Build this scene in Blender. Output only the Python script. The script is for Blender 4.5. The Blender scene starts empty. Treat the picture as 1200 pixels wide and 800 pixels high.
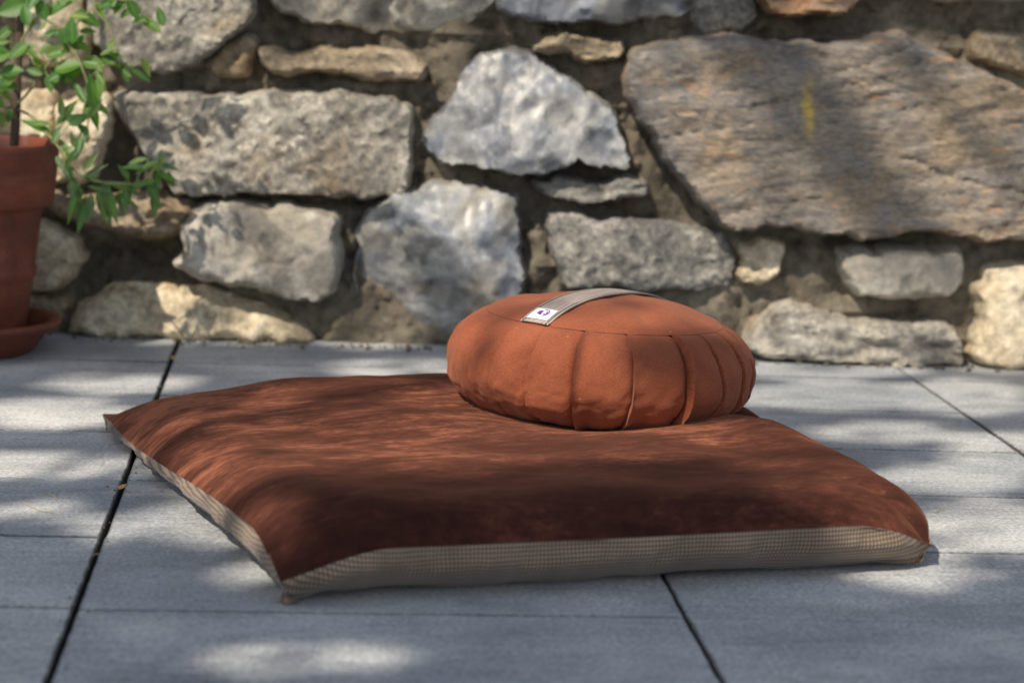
import bpy, math, random
import numpy as np
from mathutils import Vector, Matrix
from mathutils.geometry import delaunay_2d_cdt

random.seed(7)
RNG = np.random.default_rng(7)
scene = bpy.context.scene
C = scene.collection
R = math.radians

# ------------------------------------------------------------------ camera frame (surveyed from the paving joints)
CAMH, FOC, PIT, YAW, ROL = 0.5177, 2833.0, 0.14936, 0.08334, 0.03703
FW = np.array([math.sin(YAW)*math.cos(PIT), math.cos(YAW)*math.cos(PIT), -math.sin(PIT)])
_r = np.array([math.cos(YAW), -math.sin(YAW), 0.0]); _u = np.cross(_r, FW)
RT = _r*math.cos(ROL) + _u*math.sin(ROL)
UP = -_r*math.sin(ROL) + _u*math.cos(ROL)
EYE = np.array([0, 0, CAMH])

def ray(px, py):
    d = FW*FOC + RT*(px-600) - UP*(py-400)
    return d/np.linalg.norm(d)
def on_z(px, py, z=0.0):
    d = ray(px, py); return EYE + d*((z-CAMH)/d[2])
def on_y(px, py, Y):
    d = ray(px, py); return EYE + d*(Y/d[1])

# wall frame: a along the wall, z up, h out of the wall
WA = np.array([-0.328, 3.378, 0.0]); WT = np.array([0.9979, -0.0647, 0.0]); WN = np.array([-0.0647, -0.9979, 0.0])
def on_wall(px, py, h=-0.01):
    d = ray(px, py); o = WA + WN*h
    t = ((o-EYE)@WN)/(d@WN); p = EYE + d*t
    return np.array([(p-WA)@WT, p[2]])
def wall_pt(a, z, h):
    return WA + np.outer(a, WT) + np.outer(h, WN) + np.outer(z, [0, 0, 1.0])

# sun direction (towards the sun)
SUN_EL = R(47); _sh = np.array([-0.60, -0.80]); _sh /= np.linalg.norm(_sh)
SUN = np.array([_sh[0]*math.cos(SUN_EL), _sh[1]*math.cos(SUN_EL), math.sin(SUN_EL)])

# ------------------------------------------------------------------ small numpy noise
def _hash(ix, iy, seed):
    h = (ix.astype(np.int64)*374761393 + iy.astype(np.int64)*668265263 + seed*1442695041) & 0x7fffffff
    h = ((h ^ (h >> 13))*1274126177) & 0x7fffffff
    h = (h ^ (h >> 16)) & 0xffffff
    return h/float(0xffffff)
def vnoise(x, y, seed=0):
    x = np.asarray(x, float); y = np.asarray(y, float)
    x0 = np.floor(x); y0 = np.floor(y); fx = x-x0; fy = y-y0
    fx = fx*fx*fx*(fx*(fx*6-15)+10); fy = fy*fy*fy*(fy*(fy*6-15)+10)
    a = _hash(x0, y0, seed); b = _hash(x0+1, y0, seed); c = _hash(x0, y0+1, seed); d = _hash(x0+1, y0+1, seed)
    return (a*(1-fx)+b*fx)*(1-fy) + (c*(1-fx)+d*fx)*fy - 0.5
def fbm(x, y, seed=0, octaves=4, gain=0.5):
    s = 0; a = 1.0
    for i in range(octaves):
        s = s + a*vnoise(x*2**i, y*2**i, seed+i*17); a *= gain
    return s
def smooth(x, a=0.0, b=1.0):
    t = np.clip((np.asarray(x, float)-a)/(b-a), 0, 1); return t*t*(3-2*t)

# ------------------------------------------------------------------ object helpers
def tag(o, label=None, cat=None, group=None, kind=None):
    if label: o['label'] = label
    if cat: o['category'] = cat
    if group: o['group'] = group
    if kind: o['kind'] = kind
    return o
def mesh_obj(name, verts, faces, mat, parent=None, uvs=None, smooth_sh=True, mat_idx=None, autos=None):
    me = bpy.data.meshes.new(name)
    off = np.zeros(3); q = parent
    while q is not None: off = off + np.array(q.location); q = q.parent
    me.from_pydata([tuple(np.asarray(v, float)-off) for v in verts], [], [tuple(int(i) for i in f) for f in faces])
    mats = mat if isinstance(mat, (list, tuple)) else [mat]
    for m in mats: me.materials.append(m)
    if mat_idx is not None: me.polygons.foreach_set('material_index', np.asarray(mat_idx, np.int32))
    if uvs is not None:
        uv = np.asarray(uvs, float); ly = me.uv_layers.new(name='UVMap')
        li = np.empty(len(me.loops), np.int32); me.loops.foreach_get('vertex_index', li)
        ly.data.foreach_set('uv', uv[li].ravel())
    me.polygons.foreach_set('use_smooth', np.full(len(me.polygons), smooth_sh))
    if autos:
        me.set_sharp_from_angle(angle=R(autos))
    me.validate(); me.update()
    o = bpy.data.objects.new(name, me); C.objects.link(o)
    if parent is not None: o.parent = parent
    return o
def empty(name, loc, label, cat, group=None):
    o = bpy.data.objects.new(name, None); C.objects.link(o); o.location = tuple(loc)
    o.empty_display_size = 0.05
    return tag(o, label, cat, group)
def grid_faces(nu, nv, wrap_u=False):
    f = []
    for j in range(nv-1):
        for i in range(nu if wrap_u else nu-1):
            i2 = (i+1) % nu
            f.append((j*nu+i, j*nu+i2, (j+1)*nu+i2, (j+1)*nu+i))
    return f
def lathe(profile, n=96, centre=(0, 0, 0), wob=0.0, seed=3):
    V = []
    for k, (r, z) in enumerate(profile):
        for i in range(n):
            a = 2*math.pi*i/n
            rr = r*(1+wob*float(fbm(math.cos(a)*1.3+5, math.sin(a)*1.3+z*8, seed, 2)))
            V.append((centre[0]+rr*math.cos(a), centre[1]+rr*math.sin(a), centre[2]+z))
    return V, grid_faces(n, len(profile), True)
def tube(pts, rad, n=8):
    pts = [np.array(p, float) for p in pts]; V = []; F = []
    rad = rad if hasattr(rad, '__len__') else [rad]*len(pts)
    for k, p in enumerate(pts):
        t = pts[min(k+1, len(pts)-1)] - pts[max(k-1, 0)]; t = t/(np.linalg.norm(t)+1e-12)
        a = np.cross(t, [0.31, 0.2, 0.93]); a /= np.linalg.norm(a); b = np.cross(t, a)
        for i in range(n):
            w = 2*math.pi*i/n; V.append(p + rad[k]*(a*math.cos(w)+b*math.sin(w)))
    F = grid_faces(n, len(pts), True)
    F.append(tuple(range(n))[::-1]); F.append(tuple(range((len(pts)-1)*n, len(pts)*n)))
    return V, F
def spline(pts, n=24):
    P = np.array(pts, float); m = len(P)
    Q = np.vstack([2*P[0]-P[1], P, 2*P[-1]-P[-2]]); out = []
    for i in range(m-1):
        p0, p1, p2, p3 = Q[i:i+4]
        for t in np.linspace(0, 1, n//(m-1)+1, endpoint=(i == m-2)):
            out.append(0.5*(2*p1+(p2-p0)*t+(2*p0-5*p1+4*p2-p3)*t*t+(3*p1-p0-3*p2+p3)*t**3))
    return np.array(out)

# ------------------------------------------------------------------ material helpers
class NT:
    def __init__(s, name):
        s.m = bpy.data.materials.new(name); s.m.use_nodes = True
        s.t = s.m.node_tree; s.t.nodes.clear()
        s.out = s.t.nodes.new('ShaderNodeOutputMaterial'); s.b = s.t.nodes.new('ShaderNodeBsdfPrincipled')
        s.l(s.b.outputs[0], s.out.inputs[0])
    def l(s, a, b): s.t.links.new(a, b)
    def n(s, typ, **kw):
        nd = s.t.nodes.new('ShaderNode'+typ)
        for k, v in kw.items(): setattr(nd, k, v)
        return nd
    def put(s, sock, v):
        if isinstance(v, bpy.types.NodeSocket): s.l(v, sock)
        elif v is not None: sock.default_value = v
    def coord(s, which='Object', scale=(1, 1, 1), rot=(0, 0, 0), rand=False):
        tc = s.n('TexCoord'); mp = s.n('Mapping'); mp.inputs['Scale'].default_value = scale; mp.inputs['Rotation'].default_value = rot
        s.l(tc.outputs[which], mp.inputs['Vector'])
        if rand:
            oi = s.n('ObjectInfo'); mu = s.n('Math', operation='MULTIPLY'); mu.inputs[1].default_value = 37.0
            s.l(oi.outputs['Random'], mu.inputs[0]); s.l(mu.outputs[0], mp.inputs['Location'])
        return mp.outputs[0]
    def noise(s, vec, scale, detail=4, rough=0.55, dist=0.0, out='Fac'):
        n = s.n('TexNoise'); s.put(n.inputs['Vector'], vec); n.inputs['Scale'].default_value = scale
        n.inputs['Detail'].default_value = detail; n.inputs['Roughness'].default_value = rough; n.inputs['Distortion'].default_value = dist
        return n.outputs[out]
    def ramp(s, fac, stops, interp='LINEAR'):
        r = s.n('ValToRGB'); r.color_ramp.interpolation = interp; e = r.color_ramp.elements
        for i, (p, c) in enumerate(stops):
            el = e[i] if i < 2 else e.new(p)
            el.position = p; el.color = (*c, 1) if len(c) == 3 else c
        s.put(r.inputs[0], fac); return r.outputs[0]
    def fac(s, fac, lo, hi):
        m = s.n('MapRange'); m.interpolation_type = 'SMOOTHSTEP'; s.put(m.inputs[0], fac)
        m.inputs[1].default_value = lo; m.inputs[2].default_value = hi; return m.outputs[0]
    def mix(s, f, a, b, mode='MIX'):
        m = s.n('MixRGB', blend_type=mode)
        s.put(m.inputs[0], f)
        s.put(m.inputs[1], (*a, 1) if isinstance(a, tuple) and len(a) == 3 else a)
        s.put(m.inputs[2], (*b, 1) if isinstance(b, tuple) and len(b) == 3 else b)
        return m.outputs[0]
    def math(s, op, a, b=None):
        m = s.n('Math', operation=op); s.put(m.inputs[0], a)
        if b is not None: s.put(m.inputs[1], b)
        return m.outputs[0]
    def bump(s, h, strength=0.5, dist=0.002, normal=None):
        b = s.n('Bump'); b.inputs['Strength'].default_value = strength; b.inputs['Distance'].default_value = dist
        s.put(b.inputs['Height'], h)
        if normal is not None: s.l(normal, b.inputs['Normal'])
        return b.outputs[0]
    def fin(s, col=None, rough=0.8, normal=None, **kw):
        if col is not None: s.put(s.b.inputs['Base Color'], (*col, 1) if isinstance(col, tuple) and len(col) == 3 else col)
        s.put(s.b.inputs['Roughness'], rough)
        if normal is not None: s.l(normal, s.b.inputs['Normal'])
        for k, v in kw.items(): s.put(s.b.inputs[k.replace('_', ' ')], v)
        return s.m

# ------------------------------------------------------------------ ground and paving
def mat_paver():
    t = NT('concrete_paver'); v = t.coord('Object')
    geo = t.n('NewGeometry')
    big = t.noise(v, 5, 5, 0.6); col = t.ramp(big, [(0.32, (0.31, 0.325, 0.34)), (0.52, (0.46, 0.472, 0.478)), (0.70, (0.64, 0.64, 0.62))])
    st = t.noise(t.coord('Object', (9, 95, 10)), 1.0, 5, 0.7)
    col = t.mix(t.math('MULTIPLY', t.fac(st, 0.45, 0.72), 0.38), col, (0.66, 0.66, 0.65))
    st2 = t.noise(t.coord('Object', (14, 70, 10), (0, 0, 0.3)), 1.0, 5, 0.7)
    col = t.mix(t.math('MULTIPLY', t.fac(st2, 0.5, 0.72), 0.32), col, (0.20, 0.22, 0.25))
    gr = t.noise(v, 230, 4, 0.8)
    col = t.mix(0.75, col, t.ramp(gr, [(0.33, (0.2, 0.2, 0.22)), (0.5, (0.5, 0.5, 0.5)), (0.67, (0.84, 0.83, 0.80))]), 'OVERLAY')
    gr2 = t.noise(v, 150, 3, 0.6)
    col = t.mix(t.math('MULTIPLY', t.fac(gr2, 0.52, 0.75), 0.5), col, (0.19, 0.2, 0.22))
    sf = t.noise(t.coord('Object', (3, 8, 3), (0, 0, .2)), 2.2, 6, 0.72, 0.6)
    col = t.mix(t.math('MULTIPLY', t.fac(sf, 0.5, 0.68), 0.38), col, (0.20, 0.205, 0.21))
    isl = t.ramp(geo.outputs['Random Per Island'], [(0, (0.82, 0.84, 0.86)), (1, (1.10, 1.08, 1.05))])
    col = t.mix(1.0, col, isl, 'MULTIPLY')
    stain = t.noise(v, 14, 5, 0.7)
    col = t.mix(t.math('MULTIPLY', t.fac(stain, 0.62, 0.8), 0.3), col, (0.2, 0.16, 0.12))
    da = t.n('Attribute'); da.attribute_name = 'joint_dirt'
    dn = t.math('ADD', da.outputs['Fac'], t.math('MULTIPLY', t.math('SUBTRACT', gr2, 0.5), 0.8))
    col = t.mix(t.math('MULTIPLY', t.fac(dn, 0.30, 0.95), 0.85), col, (0.045, 0.042, 0.042))
    nb = t.bump(gr, 0.55, 0.0012); nb = t.bump(gr2, 0.35, 0.0012, nb)
    return t.fin(col, t.ramp(st, [(0.3, (0.5, 0.5, 0.5)), (0.7, (0.72, 0.72, 0.72))]), nb)
def mat_soil(name='dark_joint_soil', a=(0.012, 0.010, 0.009), b=(0.05, 0.04, 0.03)):
    t = NT(name); v = t.coord('Object'); n = t.noise(v, 90, 5, 0.7)
    return t.fin(t.ramp(n, [(0.3, a), (0.7, b)]), 0.95, t.bump(n, 0.8, 0.004))

TW, TD, TX0, TY0 = 0.5, 0.25, -0.1861, 1.9254
def build_paving():
    V = []; F = []; D = []
    gapx = {0: 0.0023, 1: 0.0014, 2: 0.0010}
    rr = random.Random(4)
    for i in range(-9, 13):
        for j in range(-16, 7):
            gl = gapx.get(i, 0.0015); gr = gapx.get(i+1, 0.0015)
            x0 = TX0+i*TW+gl; x1 = TX0+(i+1)*TW-gr
            jit = rr.uniform(-0.0006, 0.0006) + (0.0015 if i >= 0 else 0)
            y0 = TY0+j*TD+0.0008-jit; y1 = TY0+(j+1)*TD-0.0008-jit
            dz = rr.uniform(-0.0008, 0.0008); b = 0.0016
            tx, ty = rr.uniform(-0.0010, 0.0010), rr.uniform(-0.0010, 0.0010)
            k = len(V); nseg = 14
            # chamfered slab with slightly uneven arrises
            def ring(ins, z, wob):
                pts = []
                for (ax, ay, bx, by) in ((x0+ins, y0+ins, x1-ins, y0+ins), (x1-ins, y0+ins, x1-ins, y1-ins), (x1-ins, y1-ins, x0+ins, y1-ins), (x0+ins, y1-ins, x0+ins, y0+ins)):
                    for q in range(nseg):
                        f = q/nseg; x = ax+(bx-ax)*f; y = ay+(by-ay)*f
                        w = wob*float(vnoise(x*90, y*90+i*3, 8))
                        zz = z+dz+tx*(x-(x0+x1)/2)*4+ty*(y-(y0+y1)/2)*8 if z > -0.005 else z
                        pts.append((x+w, y+w, zz))
                return pts
            n = nseg*4
            V += ring(0, -0.04, 0.0); V += ring(0.0, -b, 0.0012); V += ring(b, 0.0, 0.0014); V += ring(b+.0035, 0.0, 0.0); D += [1.0]*n + [1.0]*n + [0.6]*n + [0.0]*n
            for a in range(3):
                for q in range(n):
                    q2 = (q+1) % n; F.append((k+a*n+q, k+a*n+q2, k+(a+1)*n+q2, k+(a+1)*n+q))
            F.append(tuple(k+3*n+q for q in range(n)))
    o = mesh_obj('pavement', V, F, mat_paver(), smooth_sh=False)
    at = o.data.attributes.new('joint_dirt', 'FLOAT', 'POINT'); at.data.foreach_set('value', np.asarray(D, np.float32))
    tag(o, 'grey rectangular concrete paving slabs of the terrace', None, None, 'structure')
    S = 40
    g = mesh_obj('ground', [(-S, -S, -0.03), (S, -S, -0.03), (S, S, -0.03), (-S, S, -0.03)], [(0, 1, 2, 3)], mat_soil('ground_soil', (0.02, 0.016, 0.012), (0.09, 0.075, 0.06)))
    tag(g, kind='structure')
build_paving()

# ------------------------------------------------------------------ stone wall
def stone_mat(name, cols, scale=9, stretch=(1, 1, 1), rot=0.0, speck=0.5, speck_scale=140, dark=(0.03, 0.03, 0.035), rust=None, rust_amt=0.0, white=None, white_amt=0.0, bump=0.6, sharp=False, rough=0.85, tint=(0.86, 0.82, 0.75), facets=None):
    t = NT(name); v = t.coord('Object', stretch, (0, rot, 0), True)
    a = t.noise(v, scale, 6, 0.62, 0.6)
    col = t.ramp(a, [(0.28+0.44*i/(len(cols)-1), c) for i, c in enumerate(cols)], 'LINEAR')
    if facets is not None:
        wn = t.n('TexNoise'); t.l(v, wn.inputs['Vector']); wn.inputs['Scale'].default_value = 14; wn.inputs['Detail'].default_value = 3
        mx = t.mix(0.055, v, wn.outputs['Color'], 'ADD')
        vo = t.n('TexVoronoi'); t.l(mx, vo.inputs['Vector']); vo.inputs['Scale'].default_value = 24
        sp = t.n('SeparateXYZ'); t.l(vo.outputs['Color'], sp.inputs[0])
        vo.feature = 'SMOOTH_F1'; vo.inputs['Smoothness'].default_value = 0.2
        fc = t.ramp(sp.outputs[0], facets, 'LINEAR'); col = t.mix(0.42, col, fc)
    if white is not None:
        w = t.noise(v, scale*0.8, 5, 0.55, 1.4)
        col = t.mix(t.math('MULTIPLY', t.fac(w, 0.50 if sharp else 0.48, 0.56 if sharp else 0.68), white_amt), col, white)
    if sharp:
        w2 = t.noise(v, scale*0.9, 4, 0.5, 2.0)
        col = t.mix(t.math('MULTIPLY', t.fac(w2, 0.57, 0.66), 0.5), col, dark)
    if rust is not None:
        r = t.noise(v, scale*0.7, 5, 0.6, 0.4)
        col = t.mix(t.math('MULTIPLY', t.fac(r, 0.5, 0.7), rust_amt), col, rust)
    s1 = t.noise(v, speck_scale, 3, 0.75)
    col = t.mix(speck, col, t.ramp(s1, [(0.3, (0.18, 0.18, 0.19)), (0.5, (0.5, 0.5, 0.5)), (0.7, (0.86, 0.85, 0.82))]), 'OVERLAY')
    s2 = t.noise(v, speck_scale*0.35, 4, 0.7)
    col = t.mix(t.math('MULTIPLY', t.fac(s2, 0.58, 0.72), 0.55), col, dark)
    # darker in the hollows of the surface
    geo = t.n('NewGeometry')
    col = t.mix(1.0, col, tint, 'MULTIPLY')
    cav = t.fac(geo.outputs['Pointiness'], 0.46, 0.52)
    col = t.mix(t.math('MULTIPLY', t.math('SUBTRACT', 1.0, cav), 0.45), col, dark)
    nb = t.bump(s2, bump, 0.006); nb = t.bump(s1, bump*0.8, 0.002, nb)
    return t.fin(col, rough, nb)

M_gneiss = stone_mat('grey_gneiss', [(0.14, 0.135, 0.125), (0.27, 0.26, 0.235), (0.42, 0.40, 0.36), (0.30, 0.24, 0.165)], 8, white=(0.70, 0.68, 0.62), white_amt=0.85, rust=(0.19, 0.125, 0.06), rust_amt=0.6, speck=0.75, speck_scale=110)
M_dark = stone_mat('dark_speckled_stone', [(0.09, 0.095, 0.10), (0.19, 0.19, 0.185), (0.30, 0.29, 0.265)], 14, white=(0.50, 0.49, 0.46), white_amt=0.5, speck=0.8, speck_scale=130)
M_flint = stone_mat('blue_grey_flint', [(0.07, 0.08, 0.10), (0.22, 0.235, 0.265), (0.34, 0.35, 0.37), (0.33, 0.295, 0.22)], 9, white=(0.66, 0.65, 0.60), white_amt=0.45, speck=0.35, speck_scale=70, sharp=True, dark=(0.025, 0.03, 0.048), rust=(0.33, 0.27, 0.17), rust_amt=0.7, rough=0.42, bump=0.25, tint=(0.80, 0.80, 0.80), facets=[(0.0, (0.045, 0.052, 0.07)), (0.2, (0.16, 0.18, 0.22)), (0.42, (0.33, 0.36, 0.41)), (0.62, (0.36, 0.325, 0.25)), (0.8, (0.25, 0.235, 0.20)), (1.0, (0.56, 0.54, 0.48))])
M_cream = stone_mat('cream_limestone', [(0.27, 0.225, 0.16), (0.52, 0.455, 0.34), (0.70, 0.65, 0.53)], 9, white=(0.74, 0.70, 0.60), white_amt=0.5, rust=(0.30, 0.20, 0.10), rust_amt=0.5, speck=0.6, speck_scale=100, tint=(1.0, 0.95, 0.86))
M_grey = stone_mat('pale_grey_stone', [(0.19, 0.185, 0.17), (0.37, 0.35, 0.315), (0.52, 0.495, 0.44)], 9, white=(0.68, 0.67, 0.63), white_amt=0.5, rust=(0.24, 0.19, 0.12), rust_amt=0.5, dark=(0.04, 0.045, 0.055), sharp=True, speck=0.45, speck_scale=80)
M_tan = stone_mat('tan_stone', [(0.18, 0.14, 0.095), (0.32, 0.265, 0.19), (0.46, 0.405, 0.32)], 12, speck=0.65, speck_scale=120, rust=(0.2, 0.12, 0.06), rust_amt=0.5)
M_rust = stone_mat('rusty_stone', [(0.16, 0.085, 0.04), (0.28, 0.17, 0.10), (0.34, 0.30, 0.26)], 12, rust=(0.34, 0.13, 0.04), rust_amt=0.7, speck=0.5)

def slab_mat():
    t = NT('layered_schist'); rot = 0.0
    v = t.coord('Object', (1.7, 1, 11), (0, R(13), 0), False)
    a = t.noise(v, 4.0, 7, 0.68, 0.9)
    col = t.ramp(a, [(0.28, (0.075, 0.073, 0.072)), (0.42, (0.17, 0.15, 0.126)), (0.51, (0.255, 0.213, 0.165)), (0.60, (0.18, 0.17, 0.158)), (0.72, (0.40, 0.35, 0.275))])
    v2 = t.coord('Object', (1, 1, 1)); b = t.noise(v2, 7, 5, 0.6, 0.5)
    col = t.mix(t.math('MULTIPLY', t.fac(b, 0.47, 0.66), 0.5), col, (0.36, 0.255, 0.14))
    b3 = t.noise(v2, 5.5, 4, 0.6, 0.5, out='Fac'); 
    v4 = t.coord('Object', (1, 1, 1), (0.3, 0.8, 0.1)); b4 = t.noise(v4, 4.5, 5, 0.6, 0.6)
    col = t.mix(t.math('MULTIPLY', t.fac(b4, 0.5, 0.66), 0.4), col, (0.15, 0.15, 0.16))
    o = t.noise(t.coord('Object', (2, 1, 7), (0, R(13), 0)), 9, 5, 0.7, 0.5)
    col = t.mix(t.math('MULTIPLY', t.fac(o, 0.57, 0.70), 0.75), col, (0.42, 0.19, 0.075))
    # yellow lichen streak running down the face
    tc = t.n('TexCoord'); sep = t.n('SeparateXYZ'); t.l(tc.outputs['Object'], sep.inputs[0])
    c = on_wall(941, 125)
    wob = t.math('MULTIPLY', t.math('SUBTRACT', t.noise(v2, 22, 4, 0.6), 0.5), 0.035)
    dx = t.math('ABSOLUTE', t.math('ADD', t.math('SUBTRACT', sep.outputs[0], float(c[0]-0.6)), wob))
    dz = t.math('ABSOLUTE', t.math('SUBTRACT', sep.outputs[2], float(c[1])))
    fx = t.fac(dx, 0.013, 0.0); fz = t.fac(dz, 0.060, 0.005)
    n5 = t.noise(v2, 55, 4, 0.7)
    col = t.mix(t.math('MULTIPLY', t.math('MULTIPLY', fx, fz), t.fac(n5, 0.25, 0.55)), col, (0.46, 0.33, 0.07))
    s1 = t.noise(t.coord('Object', (1, 1, 2.4), (0, R(13), 0)), 95, 4, 0.72)
    col = t.mix(0.7, col, t.ramp(s1, [(0.3, (0.2, 0.2, 0.21)), (0.5, (0.5, 0.5, 0.5)), (0.7, (0.82, 0.81, 0.78))]), 'OVERLAY')
    nb = t.bump(a, 0.5, 0.010); nb = t.bump(s1, 0.7, 0.003, nb)
    return t.fin(col, 0.82, nb)
M_slab = slab_mat()

def mortar_mat():
    t = NT('old_brown_mortar'); v = t.coord('Object')
    a = t.noise(v, 7, 6, 0.65); b = t.noise(v, 60, 5, 0.7)
    col = t.ramp(a, [(0.28, (0.062, 0.052, 0.038)), (0.5, (0.145, 0.122, 0.090)), (0.72, (0.25, 0.217, 0.165))])
    col = t.mix(0.7, col, t.ramp(b, [(0.3, (0.2, 0.2, 0.19)), (0.5, (0.5, 0.5, 0.5)), (0.7, (0.78, 0.76, 0.7))]), 'OVERLAY')
    m = t.noise(v, 10, 4, 0.6)
    col = t.mix(t.math('MULTIPLY', t.fac(m, 0.56, 0.7), 0.35), col, (0.06, 0.065, 0.03))
    nb = t.bump(b, 0.9, 0.008)
    return t.fin(col, 0.95, nb)
M_mortar = mortar_mat()

# name, outline (photo pixels), depth out of the mortar, style, material, res
STONES = [
 ('big', [(108,-60),(304,-62),(300,8),(285,30),(258,52),(228,72),(196,86),(168,82),(140,70),(118,60),(104,34),(100,-20)], .075, 'rough', M_gneiss, None),
 ('s', [(18,-40),(96,-40),(100,20),(104,58),(90,74),(50,76),(24,70),(16,20)], .06, 'rough', M_cream, None),
 ('s', [(18,106),(62,110),(60,160),(18,168)], .05, 'rough', M_cream, None),
 ('s', [(66,120),(98,111),(127,112),(129,138),(122,175),(112,202),(86,216),(62,215),(60,170)], .06, 'rough', M_cream, None),
 ('s', [(133,115),(160,110),(185,106),(240,112),(300,110),(372,106),(415,108),(462,116),(484,125),(485,160),(483,208),(474,228),(440,231),(380,230),(300,228),(240,232),(206,228),(194,214),(170,185),(150,152),(136,130)], .075, 'rough', M_gneiss, None),
 ('s', [(298,57),(330,60),(400,58),(470,60),(500,70),(502,92),(480,96),(440,92),(380,87),(320,85),(308,75)], .05, 'flat', M_tan, None),
 ('s', [(318,-40),(318,5),(330,15),(360,25),(420,31),(470,34),(520,32),(558,20),(574,5),(576,-40)], .07, 'facet', M_grey, None),
 ('s', [(580,-40),(580,10),(600,18),(640,22),(660,28),(720,27),(760,20),(800,15),(824,-5),(830,-40)], .075, 'facet', M_flint, None),
 ('s', [(498,175),(497,160),(510,135),(525,115),(540,90),(550,75),(565,65),(590,60),(603,55),(615,60),(640,75),(670,95),(690,110),(715,130),(728,150),(730,165),(738,190),(735,197),(700,193),(670,190),(655,195),(625,205),(590,203),(550,195),(510,188)], .085, 'facet', M_flint, None),
 ('s', [(625,55),(635,42),(660,39),(690,46),(730,45),(733,60),(720,73),(690,72),(665,67),(640,63)], .05, 'flat', M_tan, None),
 ('s', [(625,210),(640,208),(680,210),(740,208),(762,212),(763,225),(740,232),(690,237),(650,233),(630,225)], .04, 'flat', M_dark, None),
 ('slab', [(728,95),(735,75),(745,58),(770,52),(800,50),(845,41),(870,45),(900,50),(930,47),(960,48),(1000,52),(1030,42),(1060,36),(1090,55),(1130,75),(1170,92),(1200,105),(1260,130),(1300,165),(1300,255),(1240,278),(1200,276),(1165,283),(1138,281),(1100,269),(1062,270),(1020,281),(990,277),(945,268),(925,262),(880,266),(845,265),(835,255),(818,235),(798,213),(780,185),(760,155),(742,125)], .085, 'strata', M_slab, None),
 ('s', [(640,250),(660,249),(700,255),(760,262),(820,265),(848,272),(860,290),(860,320),(853,335),(810,343),(740,340),(690,338),(660,335),(655,315),(643,290),(637,265)], .055, 'rough', M_dark, None),
 ('s', [(864,285),(880,280),(905,282),(920,290),(918,315),(900,330),(870,335),(864,325)], .045, 'rough', M_cream, None),
 ('s', [(980,296),(1000,290),(1060,292),(1125,292),(1131,305),(1128,330),(1115,345),(1080,350),(1035,353),(1005,345),(985,325)], .065, 'round', M_grey, None),
 ('s', [(1155,313),(1165,312),(1200,310),(1290,312),(1295,440),(1200,434),(1160,431),(1136,415),(1138,395),(1148,370),(1138,345),(1142,335),(1153,325)], .07, 'round', M_cream, None),
 ('s', [(872,392),(885,376),(900,364),(915,357),(940,358),(980,370),(1020,378),(1060,380),(1110,378),(1125,395),(1130,415),(1125,429),(1060,426),(1000,423),(940,421),(890,416),(872,406)], .065, 'flat', M_gneiss, None),
 ('s', [(418,350),(417,320),(420,270),(428,248),(445,235),(470,225),(520,215),(540,212),(580,220),(608,225),(608,260),(612,290),(616,330),(604,368),(600,404),(520,405),(480,406),(450,403),(428,392),(420,370)], .08, 'facet', M_flint, None),
 ('s', [(222,245),(240,238),(300,238),(360,243),(395,250),(400,280),(400,310),(395,345),(370,350),(330,348),(280,338),(240,328),(215,318),(203,312),(215,295),(212,275),(215,260)], .075, 'round', M_grey, None),
 ('s', [(76,390),(95,360),(115,345),(140,335),(180,335),(230,340),(270,350),(320,365),(350,380),(374,402),(300,402),(200,399),(120,396)], .06, 'slope', M_cream, None),
 ('s', [(30,262),(50,258),(70,270),(88,285),(95,300),(85,325),(65,340),(40,340),(28,335)], .065, 'round', M_cream, None),
 ('s', [(48,232),(80,228),(120,225),(190,228),(222,240),(225,255),(215,272),(190,283),(150,278),(100,262),(60,250)], .065, 'slope', M_tan, None),
 ('s', [(890,-40),(890,5),(905,15),(940,19),(985,15),(1010,0),(1012,-40)], .065, 'flat', M_rust, None),
 ('s', [(1133,57),(1150,42),(1180,38),(1215,45),(1250,60),(1240,88),(1200,92),(1160,76),(1140,70)], .04, 'rough', M_tan, None),
 ('s', [(1080,-40),(1085,-2),(1140,3),(1220,0),(1230,-40)], .06, 'rough', M_gneiss, None),
 ('s', [(240,74),(258,58),(285,44),(300,50),(291,78),(282,92),(255,90)], .03, 'rough', M_tan, None),
 ('s', [(838,-30),(882,-20),(886,25),(870,40),(822,38),(808,22)], .03, 'rough', M_dark, None),
 ('s', [(14,345),(60,346),(84,352),(70,392),(14,396)], .04, 'rough', M_tan, None),
]

def chaikin(P, it=2):
    P = np.array(P, float)
    for _ in range(it):
        Q = np.roll(P, -1, 0); P = np.stack([0.86*P+0.14*Q, 0.14*P+0.86*Q], 1).reshape(-1, 2)
    return P
def resample(P, step):
    Q = np.vstack([P, P[:1]]); L = np.r_[0, np.cumsum(np.linalg.norm(np.diff(Q, axis=0), axis=1))]
    n = max(12, int(L[-1]/step)); t = np.linspace(0, L[-1], n, endpoint=False)
    return np.stack([np.interp(t, L, Q[:, 0]), np.interp(t, L, Q[:, 1])], 1)
def inside(P, poly):
    x, y = P[:, 0], P[:, 1]; c = np.zeros(len(P), bool); n = len(poly)
    for i in range(n):
        x1, y1 = poly[i]; x2, y2 = poly[(i+1) % n]
        m = ((y1 > y) != (y2 > y)) & (x < (x2-x1)*(y-y1)/((y2-y1)+1e-15)+x1); c ^= m
    return c
def seg_dist(P, poly):
    A = poly; B = np.roll(poly, -1, 0); best = np.full(len(P), 9.0)
    for a, b in zip(A, B):
        ab = b-a; t = np.clip(((P-a)@ab)/(ab@ab+1e-15), 0, 1)
        best = np.minimum(best, np.linalg.norm(P-(a+t[:, None]*ab), axis=1))
    return best

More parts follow.
